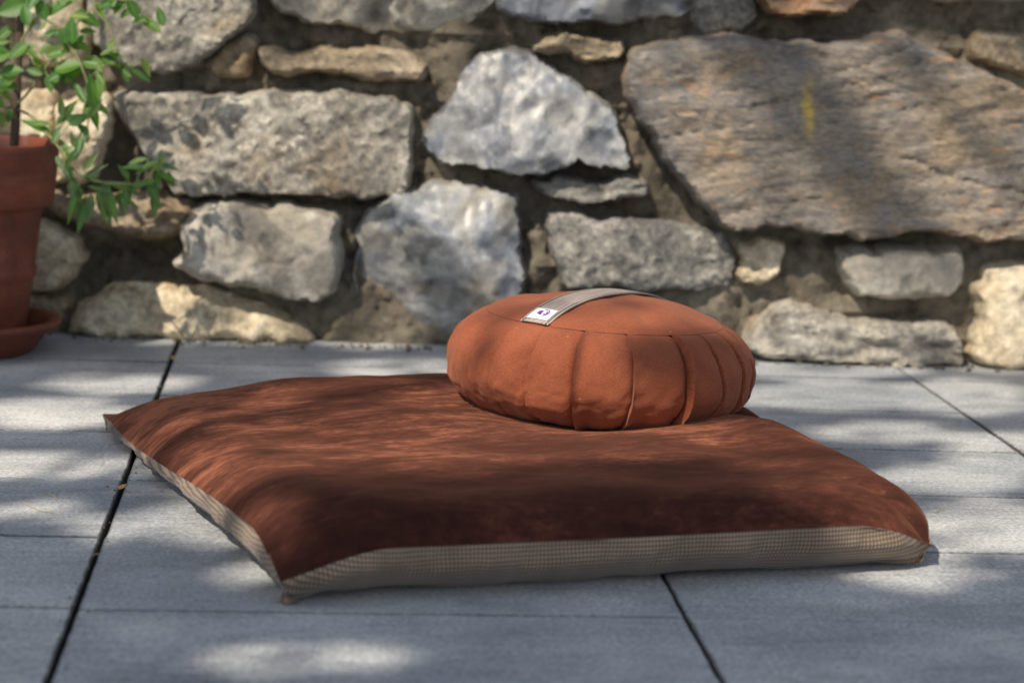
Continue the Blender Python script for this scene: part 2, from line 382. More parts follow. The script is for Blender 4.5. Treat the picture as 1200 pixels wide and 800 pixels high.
def stone_surface(P, d, depth, style, seed, poly):
    x, y = P[:, 0], P[:, 1]; rg = np.random.default_rng(seed)
    size = min(np.ptp(poly[:, 0]), np.ptp(poly[:, 1])); cx, cy = poly.mean(0)
    e = {'rough': .016, 'flat': .010, 'facet': .012, 'strata': .013, 'round': .024, 'slope': .030}[style]
    e = min(e*0.85, size*0.3)
    q = np.clip(d/e, 0, 1); h = depth*(1-(1-q)**2.2)**0.6
    if style == 'rough':
        for _ in range(9):
            th = rg.uniform(0, 2*math.pi); g = np.array([math.cos(th), math.sin(th)])
            o = np.array([cx+rg.uniform(-.38, .38)*np.ptp(poly[:, 0]), cy+rg.uniform(-.3, .3)*np.ptp(poly[:, 1])])
            h = np.minimum(h, depth*rg.uniform(.92, 1.08) - rg.uniform(.04, .28)*((P-o)@g).clip(-.04))
        rid = 1-2*np.abs(fbm(x*15+y*7, y*22-x*5, seed+5, 3)); rid2 = 1-2*np.abs(fbm(x*50+y*20, y*62, seed+8, 3))
        h = h + 0.018*fbm(x*8, y*9, seed, 2) + (0.0028*rid + 0.0026*rid2)*smooth(q) + 0.0050*fbm(x*130, y*130, seed+6, 2) - .004
    elif style == 'flat':
        h = h + 0.016*fbm(x*8, y*20, seed, 3) + 0.012*fbm(x*25, y*70, seed+5, 4)
    elif style == 'round':
        h = h + 0.010*fbm(x*12, y*12, seed, 3) + 0.006*fbm(x*60, y*60, seed+3, 4)
        for _ in range(6):
            g = rg.normal(size=2); g /= np.linalg.norm(g); o = np.array([cx, cy])+g*rg.uniform(.1, .35)*size
            h = np.minimum(h, depth*1.03 - rg.uniform(.15, .4)*((P-o)@g).clip(0))
    elif style == 'slope':
        top = (y-poly[:, 1].min())/np.ptp(poly[:, 1])
        h = h*(1.15-0.75*top) + 0.010*fbm(x*12, y*16, seed, 3) + 0.010*fbm(x*60, y*60, seed+3, 4)
    elif style == 'strata':
        ca, sa = math.cos(R(13)), math.sin(R(13)); u = x*ca+y*sa; w = -x*sa+y*ca
        lay = w*38 + 1.4*fbm(u*4, w*6, seed, 3); fr = lay-np.floor(lay)
        amp = _hash(np.floor(lay), np.zeros_like(lay), seed)
        h = h + 0.004*amp*smooth(fr, 0, .25) + 0.026*fbm(x*4, y*5, seed+2, 3) + 0.007*fbm(u*9, w*55, seed+4, 4) + 0.004*fbm(x*80, y*80, seed+9, 2)
        h = h - 0.006*np.exp(-((y-0.30+0.25*(x-1.06)+.02*fbm(x*10, y*0, 3, 2))/0.004)**2)*smooth(fbm(x*6, y*0+3, 5, 2), -.1, .2)
    elif style == 'facet':
        for _ in range(15):      # flat knapped planes
            th = rg.uniform(0, 2*math.pi); g = np.array([math.cos(th), math.sin(th)])
            o = np.array([cx, cy])+g*rg.uniform(0.05, 0.42)*size+rg.normal(size=2)*.12*size
            h = np.minimum(h, depth*rg.uniform(.92, 1.12) - rg.choice([.08, .16, .28, .45, .7])*((P-o)@g))
        xw = x+0.010*fbm(x*26, y*26, seed+31, 2); yw = y+0.010*fbm(x*26+9, y*26, seed+33, 2)
        for _ in range(int(5+size*34)):   # conchoidal scoops
            o = np.array([rg.uniform(poly[:, 0].min(), poly[:, 0].max()), rg.uniform(poly[:, 1].min(), poly[:, 1].max())])
            r = rg.uniform(.02, .06); asp = rg.uniform(.45, 1.0); th = rg.uniform(0, math.pi)
            dx = (xw-o[0])*math.cos(th)+(yw-o[1])*math.sin(th); dy = (-(xw-o[0])*math.sin(th)+(yw-o[1])*math.cos(th))/asp
            rr = np.sqrt(dx*dx+dy*dy)/r
            h = h - rg.uniform(.10, .22)*r*np.clip(1-rr*rr, 0, 1)**.7*(1+0.7*dx/r)
        h = h + 0.004*fbm(x*24, y*24, seed+40, 3)+0.0025*fbm(x*110, y*110, seed+41, 2)
    return np.maximum(h, -0.01)

MORTAR_H = -0.045
wall_root = empty('stone_wall', WA + WT*0.6, 'rough rubble stone wall with brown mortar behind the cushions', 'wall')
WROOT = np.array(wall_root.location)
# all wall parts use coordinates of the wall frame, so the root is turned to it
wall_root.rotation_euler = (0, 0, math.atan2(WT[1], WT[0]))
def wall_part(name, a, z, h, faces, mat):
    # local frame: x along the wall, y into the wall (so -h), z up; origin at the root
    V = np.stack([np.asarray(a)-0.6, -np.asarray(h), np.asarray(z)], 1)
    me = bpy.data.meshes.new(name); me.from_pydata(V.tolist(), [], faces); me.materials.append(mat)
    me.polygons.foreach_set('use_smooth', np.full(len(me.polygons), True)); me.set_sharp_from_angle(angle=R(38)); me.update()
    o = bpy.data.objects.new(name, me); C.objects.link(o); o.parent = wall_root
    return o
def build_stone(poly, depth, style, mat, seed, res=0.0052):
    P = resample(chaikin(poly), res*1.15)
    P = P + 0.0045*np.stack([fbm(P[:, 0]*45, P[:, 1]*45, seed, 3), fbm(P[:, 0]*45+7, P[:, 1]*45, seed+1, 3)], 1)*2
    tg = np.roll(P, -1, 0)-np.roll(P, 1, 0); tg /= np.linalg.norm(tg, axis=1)[:, None]
    sg = 1 if sum(P[i][0]*P[(i+1) % len(P)][1]-P[(i+1) % len(P)][0]*P[i][1] for i in range(len(P))) > 0 else -1
    P = P + sg*0.0032*np.stack([tg[:, 1], -tg[:, 0]], 1)
    n = len(P); lo = P.min(0); hi = P.max(0); rg = np.random.default_rng(seed)
    gx = np.arange(lo[0], hi[0], res); gy = np.arange(lo[1], hi[1], res*0.87)
    G = np.array([(x+(j % 2)*res/2, y) for j, y in enumerate(gy) for x in gx]) + rg.uniform(-.22, .22, (len(gx)*len(gy), 2))*res
    G = G[inside(G, P)]
    if len(G):
        dg = seg_dist(G, P); G = G[dg > res*0.6]
    A = np.vstack([P, G]) if len(G) else P
    vs, _, fs, orig, _, _ = delaunay_2d_cdt([Vector(p) for p in A], [], [list(range(n))], 1, 1e-6)
    vs = np.array([(v.x, v.y) for v in vs])
    d = seg_dist(vs, P)
    h = stone_surface(vs, d, depth, style, seed, P) + MORTAR_H + 0.002
    bd = d < 1e-5
    h[bd] = MORTAR_H + 0.002 + 0.3*depth*0.5
    # skirt down into the mortar, slightly undercut
    ids = [int(np.argmin(((vs-p)**2).sum(1))) for p in P]
    c = P.mean(0); k = len(vs); sk = P + (c-P)*0.03
    a = np.r_[vs[:, 0], sk[:, 0]]; z = np.r_[vs[:, 1], sk[:, 1]]; hh = np.r_[h, np.full(n, MORTAR_H-0.02)]
    F = [tuple(f) for f in fs]
    # orient outwards
    v0, v1, v2 = (vs[F[0][i]] for i in range(3))
    area = (v1[0]-v0[0])*(v2[1]-v0[1])-(v1[1]-v0[1])*(v2[0]-v0[0])
    if area < 0: F = [f[::-1] for f in F]
    ccw = sum((P[i][0]*P[(i+1) % n][1]-P[(i+1) % n][0]*P[i][1]) for i in range(n)) > 0
    for i in range(n):
        j = (i+1) % n; q = (ids[i], k+i, k+j, ids[j])
        F.append(q if ccw else q[::-1])
    wall_part('stone', a, z, hh, F, mat)

polys = []
for i, (nm, pts, depth, style, mat, res) in enumerate(STONES):
    poly = np.array([on_wall(x, y) for x, y in pts]); polys.append(poly)
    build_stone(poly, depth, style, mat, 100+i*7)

# the wall goes on beyond the picture: more rubble left, right and above, coarser
def rubble_field():
    rg = random.Random(21); mats = [M_gneiss, M_cream, M_grey, M_tan, M_dark, M_flint]
    zrow = 0.0; k = 0
    taken = [(p.min(0)-0.012, p.max(0)+0.012) for p in polys]
    while zrow < 1.15:
        hgt = rg.uniform(.10, .17); a = -1.9+rg.uniform(0, .2)
        while a < 3.1:
            w = rg.uniform(.14, .34); z0 = max(zrow+.012, .004); z1 = zrow+hgt-.012; a0, a1 = a+.012, a+w-.012
            hit = any(a0 < t[1][0] and a1 > t[0][0] and z0 < t[1][1] and z1 > t[0][1] for t in taken)
            frame = -0.02 < a1 and a0 < 1.36 and z0 < .47
            if not hit and not frame:
                m = rg.uniform(.25, .4); pts = []
                for (x, y) in ((a0+.02, z0), ((a0+a1)/2, z0+rg.uniform(-.004, .01)), (a1-.02, z0), (a1, z0+hgt*m), (a1-.01, z1-.02), (a1-.04, z1), ((a0+a1)/2, z1-rg.uniform(-.004, .012)), (a0+.03, z1), (a0, z1-.03), (a0+.005, z0+hgt*m)):
                    pts.append((x+rg.uniform(-.009, .009), y+rg.uniform(-.006, .006)))
                build_stone(np.array(pts), rg.uniform(.05, .075), rg.choice(['rough', 'flat', 'round', 'facet']), rg.choice(mats), 900+k, 0.016); k += 1
            a += w
        zrow += hgt
rubble_field()

def build_mortar():
    a = np.concatenate([np.arange(-2.0, -0.06, 0.03), np.arange(-0.06, 1.45, 0.0055), np.arange(1.46, 3.2, 0.03)])
    z = np.concatenate([np.arange(-0.03, 0.52, 0.0055), np.arange(0.53, 1.22, 0.03)])
    A, Z = np.meshgrid(a, z); x = A.ravel(); y = Z.ravel()
    h = MORTAR_H + 0.009 + 0.026*fbm(x*7, y*9, 5, 3) + 0.018*fbm(x*28, y*28, 9, 4) + 0.016*fbm(x*75, y*75, 11, 3)
    # deep open joints and the plumper smeared patches seen in the photo
    def blob(px, py, rx, ry, amt):
        c = on_wall(px, py); e = on_wall(px+rx, py)-c; sx = abs(e[0]); sz = abs((on_wall(px, py+ry)-c)[1])
        return amt*np.exp(-(((x-c[0])/sx)**2+((y-c[1])/sz)**2))
    for b in [(150,305,60,22,-.05), (100,330,30,30,-.04), (330,236,120,6,-.03), (145,200,18,40,-.03), (1050,20,120,22,-.035), (980,285,60,8,-.02),
              (535,80,22,60,.03), (400,372,30,25,.03), (630,300,14,60,.02), (945,330,40,25,.03), (560,40,60,8,.02), (990,362,60,10,.02), (620,140,1,1,0), (700,235,60,12,.0), (410,290,10,60,.012), (680,95,30,14,.02), (760,240,40,14,.01)]:
        h = h + blob(*b)
    h = MORTAR_H + np.where(h > MORTAR_H, 0.034*np.tanh((h-MORTAR_H)/0.034), h-MORTAR_H)
    F = grid_faces(len(a), len(z))
    wall_part('mortar', x, y, h, F, M_mortar)
    # core of the wall behind, and its coping
    V = []; 
    xs = (-2.0, 3.2); hs = (-0.115, -0.45); zs = (-0.03, 1.2)
    va = [xs[i] for i in (0, 1, 1, 0)]*2
    vh = [hs[0], hs[0], hs[1], hs[1]]*2; vz = [zs[0]]*4+[zs[1]]*4
    wall_part('core', va, vz, vh, [(0, 1, 5, 4), (1, 2, 6, 5), (2, 3, 7, 6), (3, 0, 4, 7), (4, 5, 6, 7)], M_mortar)
build_mortar()

# ------------------------------------------------------------------ meditation mat
def mat_suede():
    t = NT('brown_suede'); uv = t.coord('UV')
    s = t.noise(t.coord('UV', (7.5, 12, 1)), 1.0, 7, 0.70, 0.4)
    s2 = t.noise(t.coord('UV', (30, 75, 1)), 1.0, 5, 0.72, 0.4)
    b = t.noise(t.coord('UV', (3, 4.5, 1)), 1.0, 3, 0.5, 0.4)
    s3 = t.noise(t.coord('UV', (80, 150, 1), (0, 0, 0.25)), 1.0, 5, 0.72, 0.8)
    f = t.math('ADD', t.math('MULTIPLY', s, 0.50), t.math('ADD', t.math('MULTIPLY', s2, 0.22), t.math('ADD', t.math('MULTIPLY', b, 0.12), t.math('MULTIPLY', s3, 0.16))))
    # nap brushed lighter over the middle; front also darkened in colour for the shade there
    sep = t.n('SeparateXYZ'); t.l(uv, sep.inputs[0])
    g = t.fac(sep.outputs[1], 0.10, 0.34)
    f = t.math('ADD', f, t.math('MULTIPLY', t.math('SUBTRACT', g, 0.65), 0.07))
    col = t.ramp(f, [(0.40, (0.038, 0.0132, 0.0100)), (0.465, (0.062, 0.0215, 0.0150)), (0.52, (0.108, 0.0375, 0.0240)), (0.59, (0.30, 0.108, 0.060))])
    fz = t.noise(uv, 700, 2, 0.7); fz2 = t.noise(uv, 90, 4, 0.6)
    col = t.mix(0.5, col, t.ramp(fz, [(0.3, (0.36, 0.36, 0.36)), (0.7, (0.64, 0.64, 0.64))]), 'OVERLAY')
    col = t.mix(0.3, col, t.ramp(fz2, [(0.3, (0.3, 0.3, 0.3)), (0.7, (0.7, 0.7, 0.7))]), 'OVERLAY')
    lint = t.n('TexVoronoi'); t.l(uv, lint.inputs['Vector']); lint.inputs['Scale'].default_value = 22
    ls = t.fac(lint.outputs['Distance'], 0.022, 0.012)
    col = t.mix(t.math('MULTIPLY', ls, 0.6), col, (0.5, 0.42, 0.36))
    nb = t.bump(fz, 0.4, 0.0006); nb = t.bump(fz2, 0.3, 0.0015, nb)
    return t.fin(col, 0.92, nb, Sheen_Weight=0.2, Sheen_Roughness=0.4, Sheen_Tint=(1.0, 0.40, 0.22, 1), Specular_IOR_Level=0.06)
def mat_gingham():
    t = NT('beige_check_cotton'); uv = t.coord('UV')
    sep = t.n('SeparateXYZ'); t.l(uv, sep.inputs[0])
    def lines(sock, period, duty):
        m = t.math('FRACT', t.math('MULTIPLY', sock, 1.0/period)); 
        return t.fac(t.math('ABSOLUTE', t.math('SUBTRACT', m, 0.5)), duty, duty-0.10)
    lu = lines(sep.outputs[0], 0.0034, 0.26); lv = lines(sep.outputs[1], 0.0034, 0.26)
    n = t.noise(uv, 16, 4, 0.6)
    base = t.ramp(n, [(0.3, (0.30, 0.212, 0.135)), (0.7, (0.40, 0.29, 0.19))])
    col = t.mix(t.math('MULTIPLY', lu, 0.8), base, (0.085, 0.062, 0.055))
    col = t.mix(t.math('MULTIPLY', lv, 0.8), col, (0.085, 0.062, 0.055))
    w = t.noise(uv, 900, 2, 0.6)
    col = t.mix(0.3, col, t.ramp(n, [(0.3, (.3, .3, .3)), (.7, (.7, .7, .7))]), 'OVERLAY')
    return t.fin(col, 0.9, t.bump(w, 0.4, 0.0006), Sheen_Weight=0.15)
M_suede = mat_suede(); M_check = mat_gingham()

MFL = np.array([-0.021, 1.936]); MFR = np.array([0.577, 2.102]); MBL = np.array([-0.232, 2.690]); MBR = np.array([0.385, 2.850])
ME1 = MFR-MFL; ML1 = np.linalg.norm(ME1); ME2 = MBL-MFL; ML2 = np.linalg.norm(ME2)
ZAF = np.array([0.3120, 2.572])                       # where the round cushion rests
def mat_xy(s, t):
    s = np.asarray(s, float)[..., None]; t = np.asarray(t, float)[..., None]
    p = MFL*(1-s)*(1-t)+MFR*s*(1-t)+MBL*(1-s)*t+MBR*s*t
    n1 = ME1/ML1; n2 = ME2/ML2
    p = p + n1*(0.028*np.sin(np.pi*np.clip(t, 0, 1))**0.8*s) - n2*(0.006*np.sin(np.pi*s)*(1-t)) 
    cs_ = MFL*.25+MFR*.25+MBL*.25+MBR*.25; rc = np.sqrt(((1-s)*ML1)**2+(t*ML2)**2)
    p = p + (cs_-p)/np.linalg.norm(cs_-p, axis=-1, keepdims=True)*0.013*np.exp(-(rc/0.035)**2)
    return p
def seam_z(s, t):
    s = np.asarray(s, float); t = np.asarray(t, float)
    ds = np.minimum(s, 1-s)*ML1; dt = np.minimum(t, 1-t)*ML2
    dc = np.maximum(ds, dt)              # on an edge: distance to the nearest corner
    hi = 0.045 - 0.030*smooth(t, .1, .9)*(1-smooth(s, 0.0, .35))
    return 0.017 + (hi-0.017)*smooth(dc, -0.02, 0.10)**0.8
def mat_top(s, t):
    s = np.asarray(s, float); t = np.asarray(t, float)
    ds = np.minimum(s, 1-s)*ML1; dt = np.minimum(t, 1-t)*ML2
    g = lambda d, r: (1-(1-np.clip(d/r, 0, 1))**2.4)**0.85
    z = seam_z(s, t)*(1-0.35*g(np.minimum(ds, dt), .2)) + 0.041*(1-0.16*t)*g(ds, 0.08)*g(dt, 0.095)
    xy = mat_xy(s, t); dz = xy-ZAF; r = np.linalg.norm(dz, axis=-1)
    body = smooth(np.minimum(ds, dt), 0.0, 0.05)
    z = z - 0.015*np.exp(-(r/0.122)**4)*body
    # soft swelling pushed up round the cushion, valley to the right of it
    z = z + 0.004*np.exp(-((r-0.23)/0.06)**2)*body
    ang = np.arctan2(dz[..., 1], dz[..., 0])
    z = z - 0.020*np.exp(-((ang+0.46)/0.13)**2)*smooth(r, .12, .2)*smooth(r, .40, .27)*smooth(s, .6, .85)*body
    z = z + 0.012*np.exp(-((ang+0.08)/0.20)**2)*smooth(r, .13, .18)*smooth(r, .32, .22)*smooth(np.minimum(ds, dt), 0.0, 0.03)
    u = s*ML1; v = t*ML2
    z = z + body*(0.010*fbm(u*5, v*5, 61, 2) + 0.0012*fbm(u*22, v*30, 64, 3))
    # creases running from the cushion and gathers along the seams
    z = z + body*0.0014*np.exp(-((r-.24)/.07)**2)*np.sin(ang*7+2*fbm(u*5, v*5, 3, 2))
    edge = np.exp(-np.minimum(ds, dt)/0.03)
    along = np.where(ds < dt, v, u)
    z = z + 0.0035*edge*smooth(np.minimum(ds, dt), 0, .012)*fbm(along*40, (ds < dt)*5.0, 71, 2)
    return z
def build_mat():
    root = empty('meditation_mat', (0.17, 2.4, 0), 'large flat rectangular brown suede floor mat with beige checked underside lying on paving', 'mat')
    ns, nt = 190, 230
    e = lambda n: 0.5-0.5*np.cos(np.pi*np.linspace(0, 1, n)) 
    sv = 0.55*e(ns)+0.45*np.linspace(0, 1, ns); tv = 0.55*e(nt)+0.45*np.linspace(0, 1, nt)
    S, T = np.meshgrid(sv, tv); xy = mat_xy(S, T); z = mat_top(S, T)
    V = np.concatenate([xy, z[..., None]], -1).reshape(-1, 3)
    UV = np.stack([S.ravel()*ML1, T.ravel()*ML2], 1)
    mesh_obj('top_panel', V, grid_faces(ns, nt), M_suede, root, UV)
    # underside: from the seam down and in under the mat
    per = []
    n1, n2 = 300, 380
    for q in np.linspace(0, 1, n1, endpoint=False): per.append((q, 0.0))
    for q in np.linspace(0, 1, n2, endpoint=False): per.append((1.0, q))
    for q in np.linspace(0, 1, n1, endpoint=False): per.append((1-q, 1.0))
    for q in np.linspace(0, 1, n2, endpoint=False): per.append((0.0, 1-q))
    per = np.array(per); PX = mat_xy(per[:, 0], per[:, 1]); zs = seam_z(per[:, 0], per[:, 1])
    zs = mat_top(per[:, 0], per[:, 1]); N = len(per)
    d = np.roll(PX, -1, 0)-np.roll(PX, 1, 0); d /= np.linalg.norm(d, axis=1)[:, None]; nrm = np.stack([d[:, 1], -d[:, 0]], 1)
    L = np.r_[0, np.cumsum(np.linalg.norm(np.diff(np.vstack([PX, PX[:1]]), axis=0), axis=1))][:-1]
    cen = PX.mean(0)
    dsc = np.minimum(per[:, 0], 1-per[:, 0])*ML1; dtc = np.minimum(per[:, 1], 1-per[:, 1])*ML2; dc = np.maximum(dsc, dtc)
    left = (per[:, 0] < 1e-6)
    V = []; UV = []; rows = 11
    for k in range(rows):
        f = k/(rows-1)
        ruf = np.where(left, .6, 1.0)*0.010*fbm(L*22, L*0+f*1.2, 81, 3)*math.sin(math.pi*min(f*1.2, 1)) + 0.0015*fbm(L*70, L*0+f*2, 83, 2)*math.sin(math.pi*min(f*1.1, 1))
        ins = (-0.006*math.sin(math.pi*f) + 0.026*f**3)*smooth(dc, 0, .05) + 0.010*f
        ins = ins - np.where(left, 0.004*math.sin(math.pi*f)+0.010*f**3-0.002, 0.0)*smooth(dc, 0, .08)
        zz = zs*(1-f)**0.9 + 0.0015 + (0.007*np.clip(fbm(L*16, L*0, 85, 2), 0, 1))*(f**4)
        p = PX - nrm*(ins-ruf)[:, None]
        # keep the corner tips closed
        V += [(p[i, 0], p[i, 1], zz[i]) for i in range(N)]
        UV += [(L[i]+0.0012*math.sin(L[i]*60+f*3), zs[i]*1.25*(1-f)+0.02*f) for i in range(N)]
    F = [f[::-1] for f in grid_faces(N, rows, True)]
    k = len(V); V.append((cen[0], cen[1], 0.002)); UV.append((0, 0))
    for i in range(N): F.append((k, (rows-1)*N+(i+1) % N, (rows-1)*N+i))
    mesh_obj('bottom_panel', V, F, M_check, root, UV)
    return root
build_mat()

# ------------------------------------------------------------------ round meditation cushion
def mat_linen():
    t = NT('rust_linen'); uv = t.coord('UV'); ob = t.coord('Object')
    a = t.noise(ob, 14, 5, 0.6)
    col = t.ramp(a, [(0.3, (0.225, 0.062, 0.028)), (0.55, (0.275, 0.078, 0.036)), (0.75, (0.325, 0.098, 0.047))])
    wx = t.noise(t.coord('UV', (260, 1400, 1)), 1, 2, 0.6); wy = t.noise(t.coord('UV', (1400, 260, 1)), 1, 2, 0.6)
    wv = t.math('MULTIPLY', t.math('ADD', wx, wy), 0.5)
    col = t.mix(0.85, col, t.ramp(wv, [(0.34, (0.3, 0.3, 0.3)), (0.68, (0.7, 0.7, 0.7))]), 'OVERLAY')
    lint = t.n('TexVoronoi'); t.l(ob, lint.inputs['Vector']); lint.inputs['Scale'].default_value = 42
    col = t.mix(t.math('MULTIPLY', t.fac(lint.outputs['Distance'], 0.045, 0.03), 0.55), col, (0.62, 0.35, 0.24))
    cr = t.noise(t.coord('Object', (1, 1, 1)), 38, 5, 0.6, 1.5)
    nb = t.bump(cr, 0.28, 0.004); nb = t.bump(wv, 0.35, 0.0007, nb)
    return t.fin(col, 0.85, nb, Sheen_Weight=0.18, Sheen_Roughness=0.5, Sheen_Tint=(1, 0.6, 0.45, 1), Specular_IOR_Level=0.2)
M_linen = mat_linen()
def mat_strap():
    t = NT('striped_beige_webbing'); uv = t.coord('UV'); sep = t.n('SeparateXYZ'); t.l(uv, sep.inputs[0])
    rib = t.math('FRACT', t.math('MULTIPLY', sep.outputs[1], 1/0.0016)); rb = t.fac(t.math('ABSOLUTE', t.math('SUBTRACT', rib, 0.5)), 0.1, 0.42)
    n = t.noise(t.coord('UV', (60, 900, 1)), 1, 3, 0.6)
    col = t.ramp(rb, [(0, (0.54, 0.45, 0.385)), (1, (0.33, 0.265, 0.23))])
    # a few dark woven threads, broken along their length
    th = t.math('FRACT', t.math('MULTIPLY', sep.outputs[1], 1/0.0062)); tl = t.fac(t.math('ABSOLUTE', t.math('SUBTRACT', th, 0.5)), 0.07, 0.03)
    br = t.fac(t.noise(t.coord('UV', (55, 160, 1)), 1, 2, 0.5), 0.46, 0.54)
    col = t.mix(t.math('MULTIPLY', tl, br), col, (0.04, 0.03, 0.035))
    ed = t.fac(t.math('ABSOLUTE', sep.outputs[1]), 0.0134, 0.0141)
    ed2 = t.fac(t.math('ABSOLUTE', sep.outputs[1]), 0.0160, 0.0152)
    col = t.mix(t.math('MULTIPLY', t.math('MULTIPLY', ed, ed2), 0.9), col, (0.035, 0.025, 0.03))
    col = t.mix(0.4, col, t.ramp(n, [(0.3, (0.3, 0.3, 0.3)), (0.7, (0.7, 0.7, 0.7))]), 'OVERLAY')
    return t.fin(col, 0.85, t.bump(rb, 0.4, 0.0008))
def mat_plain(name, col, rough=0.8, var=0.12, scale=300):
    t = NT(name); v = t.coord('Object'); n = t.noise(v, scale, 3, 0.6)
    c = t.ramp(n, [(0.3, tuple(x*(1-var) for x in col)), (0.7, tuple(min(1, x*(1+var)) for x in col))])
    return t.fin(c, rough, t.bump(n, 0.2, 0.0005))

ZR, ZT, ZB = 0.1665, 0.078, 0.066
def build_cushion():
    base_z = 0.039
    zc = base_z+ZB
    root = bpy.data.objects.new('meditation_cushion', None); C.objects.link(root)
    tag(root, 'round rust orange pleated cushion with beige carrying strap sitting on the brown mat', 'cushion')
    root.location = (ZAF[0], ZAF[1], zc); root.rotation_euler = (R(-0.4), R(2.3), 0)
    root.empty_display_size = 0.1
    def put(name, V, F, m, uv=None, par=root, idx=None, autos=None, sm=True):
        me_off = mesh_obj(name, V, F, m, None, uv, sm, idx, autos); me_off.parent = par; return me_off
    top_z = lambda r: ZT*(np.clip(1-(np.clip(np.asarray(r, float)/ZR, 0, 1))**2.25, 0, 1))**0.444
    RS = 0.127; ZS = float(top_z(RS))
    th0 = R(-90)                                     # angle of the viewer's side, from +x
    rg = random.Random(12)
    # pleat lines, degrees right(+)/left(-) of the front, then on round the back
    cuts = [-15, 4, 27, 44, 60, 74, 92, 110, 129, 148, 166, 185, 204, 223, 241, 259, 273, 287, 298, 310, 326]
    cuts = sorted(((c+180) % 360)-180 for c in cuts)
    cuts = [c for c in cuts]
    depth = {-15: 2.3, 4: .9, 27: 2.0}
    xs = np.array([0, .012, .03, .055, .085, .12, .17, .24, .32, .41, .5, .59, .68, .76, .83, .88, .92, .95, .975, .99, 1.0])
    cols = []
    for i, c in enumerate(cuts):
        nx = cuts[(i+1) % len(cuts)]+(360 if i == len(cuts)-1 else 0)
        for x in xs: cols.append((c, nx, x, depth.get(c, rg.uniform(.22, .55)), depth.get(nx if nx <= 180 else nx-360, .7), i))
    # side profile from the seam round the belly to the underside
    prof = []
    for q in np.linspace(0, 1, 26):
        ph = math.asin(min(1, ZS/ZT))*(1-q); 
    rs = []
    for r in RS+(ZR-RS)*np.sin(np.linspace(0, 1, 20)*math.pi/2): rs.append((r, float(top_z(r))))
    for q in np.linspace(0, 1, 34)[1:]:
        r = 0.08+(ZR-0.08)*math.cos(q*math.pi/2)**0.75
        z = -ZB*(1-min(1, (r/ZR))**2.3)**(1/2.3) if r < ZR else 0.0
        rs.append((r, z))
    V = []; UV = []; nc = len(cols); nr = len(rs)
    for k, (r, z) in enumerate(rs):
        v = k/(nr-1); t0, t1 = rs[max(k-1, 0)], rs[min(k+1, nr-1)]
        tr, tz = t1[0]-t0[0], t1[1]-t0[1]; ln = math.hypot(tr, tz); nr_, nz_ = -tz/ln, tr/ln
        env = smooth(v, 0.0, 0.16)*smooth(v, 1.0, 0.80)
        for (c, nx, x, A, An, i) in cols:
            wav = 0.9*float(vnoise(v*5, i*7.3, 5))*env*2 + 2.2*math.sin(v*math.pi)*float(vnoise(i*3.1, .5, 9))
            nwv = 0.9*float(vnoise(v*5, ((i+1) % len(cuts))*7.3, 5))*env*2 + 2.2*math.sin(v*math.pi)*float(vnoise(((i+1) % len(cuts))*3.1, .5, 9))
            a0, a1 = c+wav, nx+nwv
            deg = a0+(a1-a0)*x; a = th0+R(deg)
            bul = 0.0009*math.sin(math.pi*x)**0.8
            flap = 0.0044*A*math.exp(-x/0.075)*(0.35+0.65*env)
            wavy = 1+0.5*float(vnoise(v*9+i*5, i*2.7, 15)) if A > 2 else 1
            grv = -0.0044*An*math.exp(-(1-x)/0.055)*(0.35+0.65*env)
            wr = (0.0036*float(fbm(deg*0.09, v*5, 22, 3))+0.0022*float(fbm(deg*0.35, v*14+i, 24, 3)))*env
            D = bul*env+flap*wavy+grv+wr - 0.0022*(1-smooth(v, 0, .03))
            # gathers pull the seam in a little
            rr = r+nr_*D; zz = z+nz_*D
            if zz < -0.044: zz = -0.044-0.010*(1-math.exp((zz+0.044)/0.010))
            V.append((rr*math.cos(a), rr*math.sin(a), zz)); UV.append((deg/360*2*math.pi*ZR, -v*0.25))
    F = [f[::-1] for f in grid_faces(nc, nr, True)]
    kb = len(V); V.append((0, 0, -0.054)); UV.append((0, 0))
    for i in range(nc): F.append((kb, (nr-1)*nc+i, (nr-1)*nc+(i+1) % nc))
    put('side_panel', V, F, M_linen, UV, autos=50)
    # top panel
    V = []; UV = []; nA = 240; nR = 44
    for k in range(nR):
        r = RS*1.004*(k+0.0)/(nR-1) if k else 0.0004
        for i in range(nA):
            a = 2*math.pi*i/nA; x, y = r*math.cos(a), r*math.sin(a)
            pk = 0.0028*float(fbm(a*7, 3.0, 33, 2))*smooth(r, .075, RS)
            z = float(top_z(min(r, RS)))+(0.0045*float(fbm(x*16, y*16, 31, 3))+pk)*(1-float(smooth(r, RS-.03, RS))) - 0.0016*smooth(r, RS-.004, RS*1.004) + 0.0008*math.exp(-((r-RS+.005)/.003)**2)
            V.append((x, y, z)); UV.append((x, y))
    put('top_panel', V, [f for f in grid_faces(nA, nR, True)], M_linen, UV)
    # carrying strap lying over the top
    dv = np.array([0.086, 0.098]); dv /= np.linalg.norm(dv); pv = np.array([dv[1], -dv[0]])
    HW = 0.0178; nL = 70; nW = 15
    def strap_pt(q, w, lift=0.0):
        r = RS*1.015*q; p = dv*r+pv*w
        z = float(top_z(min(np.linalg.norm(p), RS))) + 0.0014 + 0.0030*max(0, 1-q*q)**0.8 + lift - 0.0006*abs(w/HW)**3
        return np.array([p[0], p[1], z])
    V = []; UV = []
    for side in (1, 0):
        for j in range(nW):
            w = -HW+2*HW*j/(nW-1)
            for i in range(nL):
                q = -1+2*i/(nL-1)
                hem = 0.0006*(abs(w) > HW*0.8)
                V.append(strap_pt(q, w, hem if side else -0.0010)); UV.append((q*RS, w))
    g = grid_faces(nL, nW); F = [f[::-1] for f in g]+[tuple(i+nL*nW for i in f) for f in g]
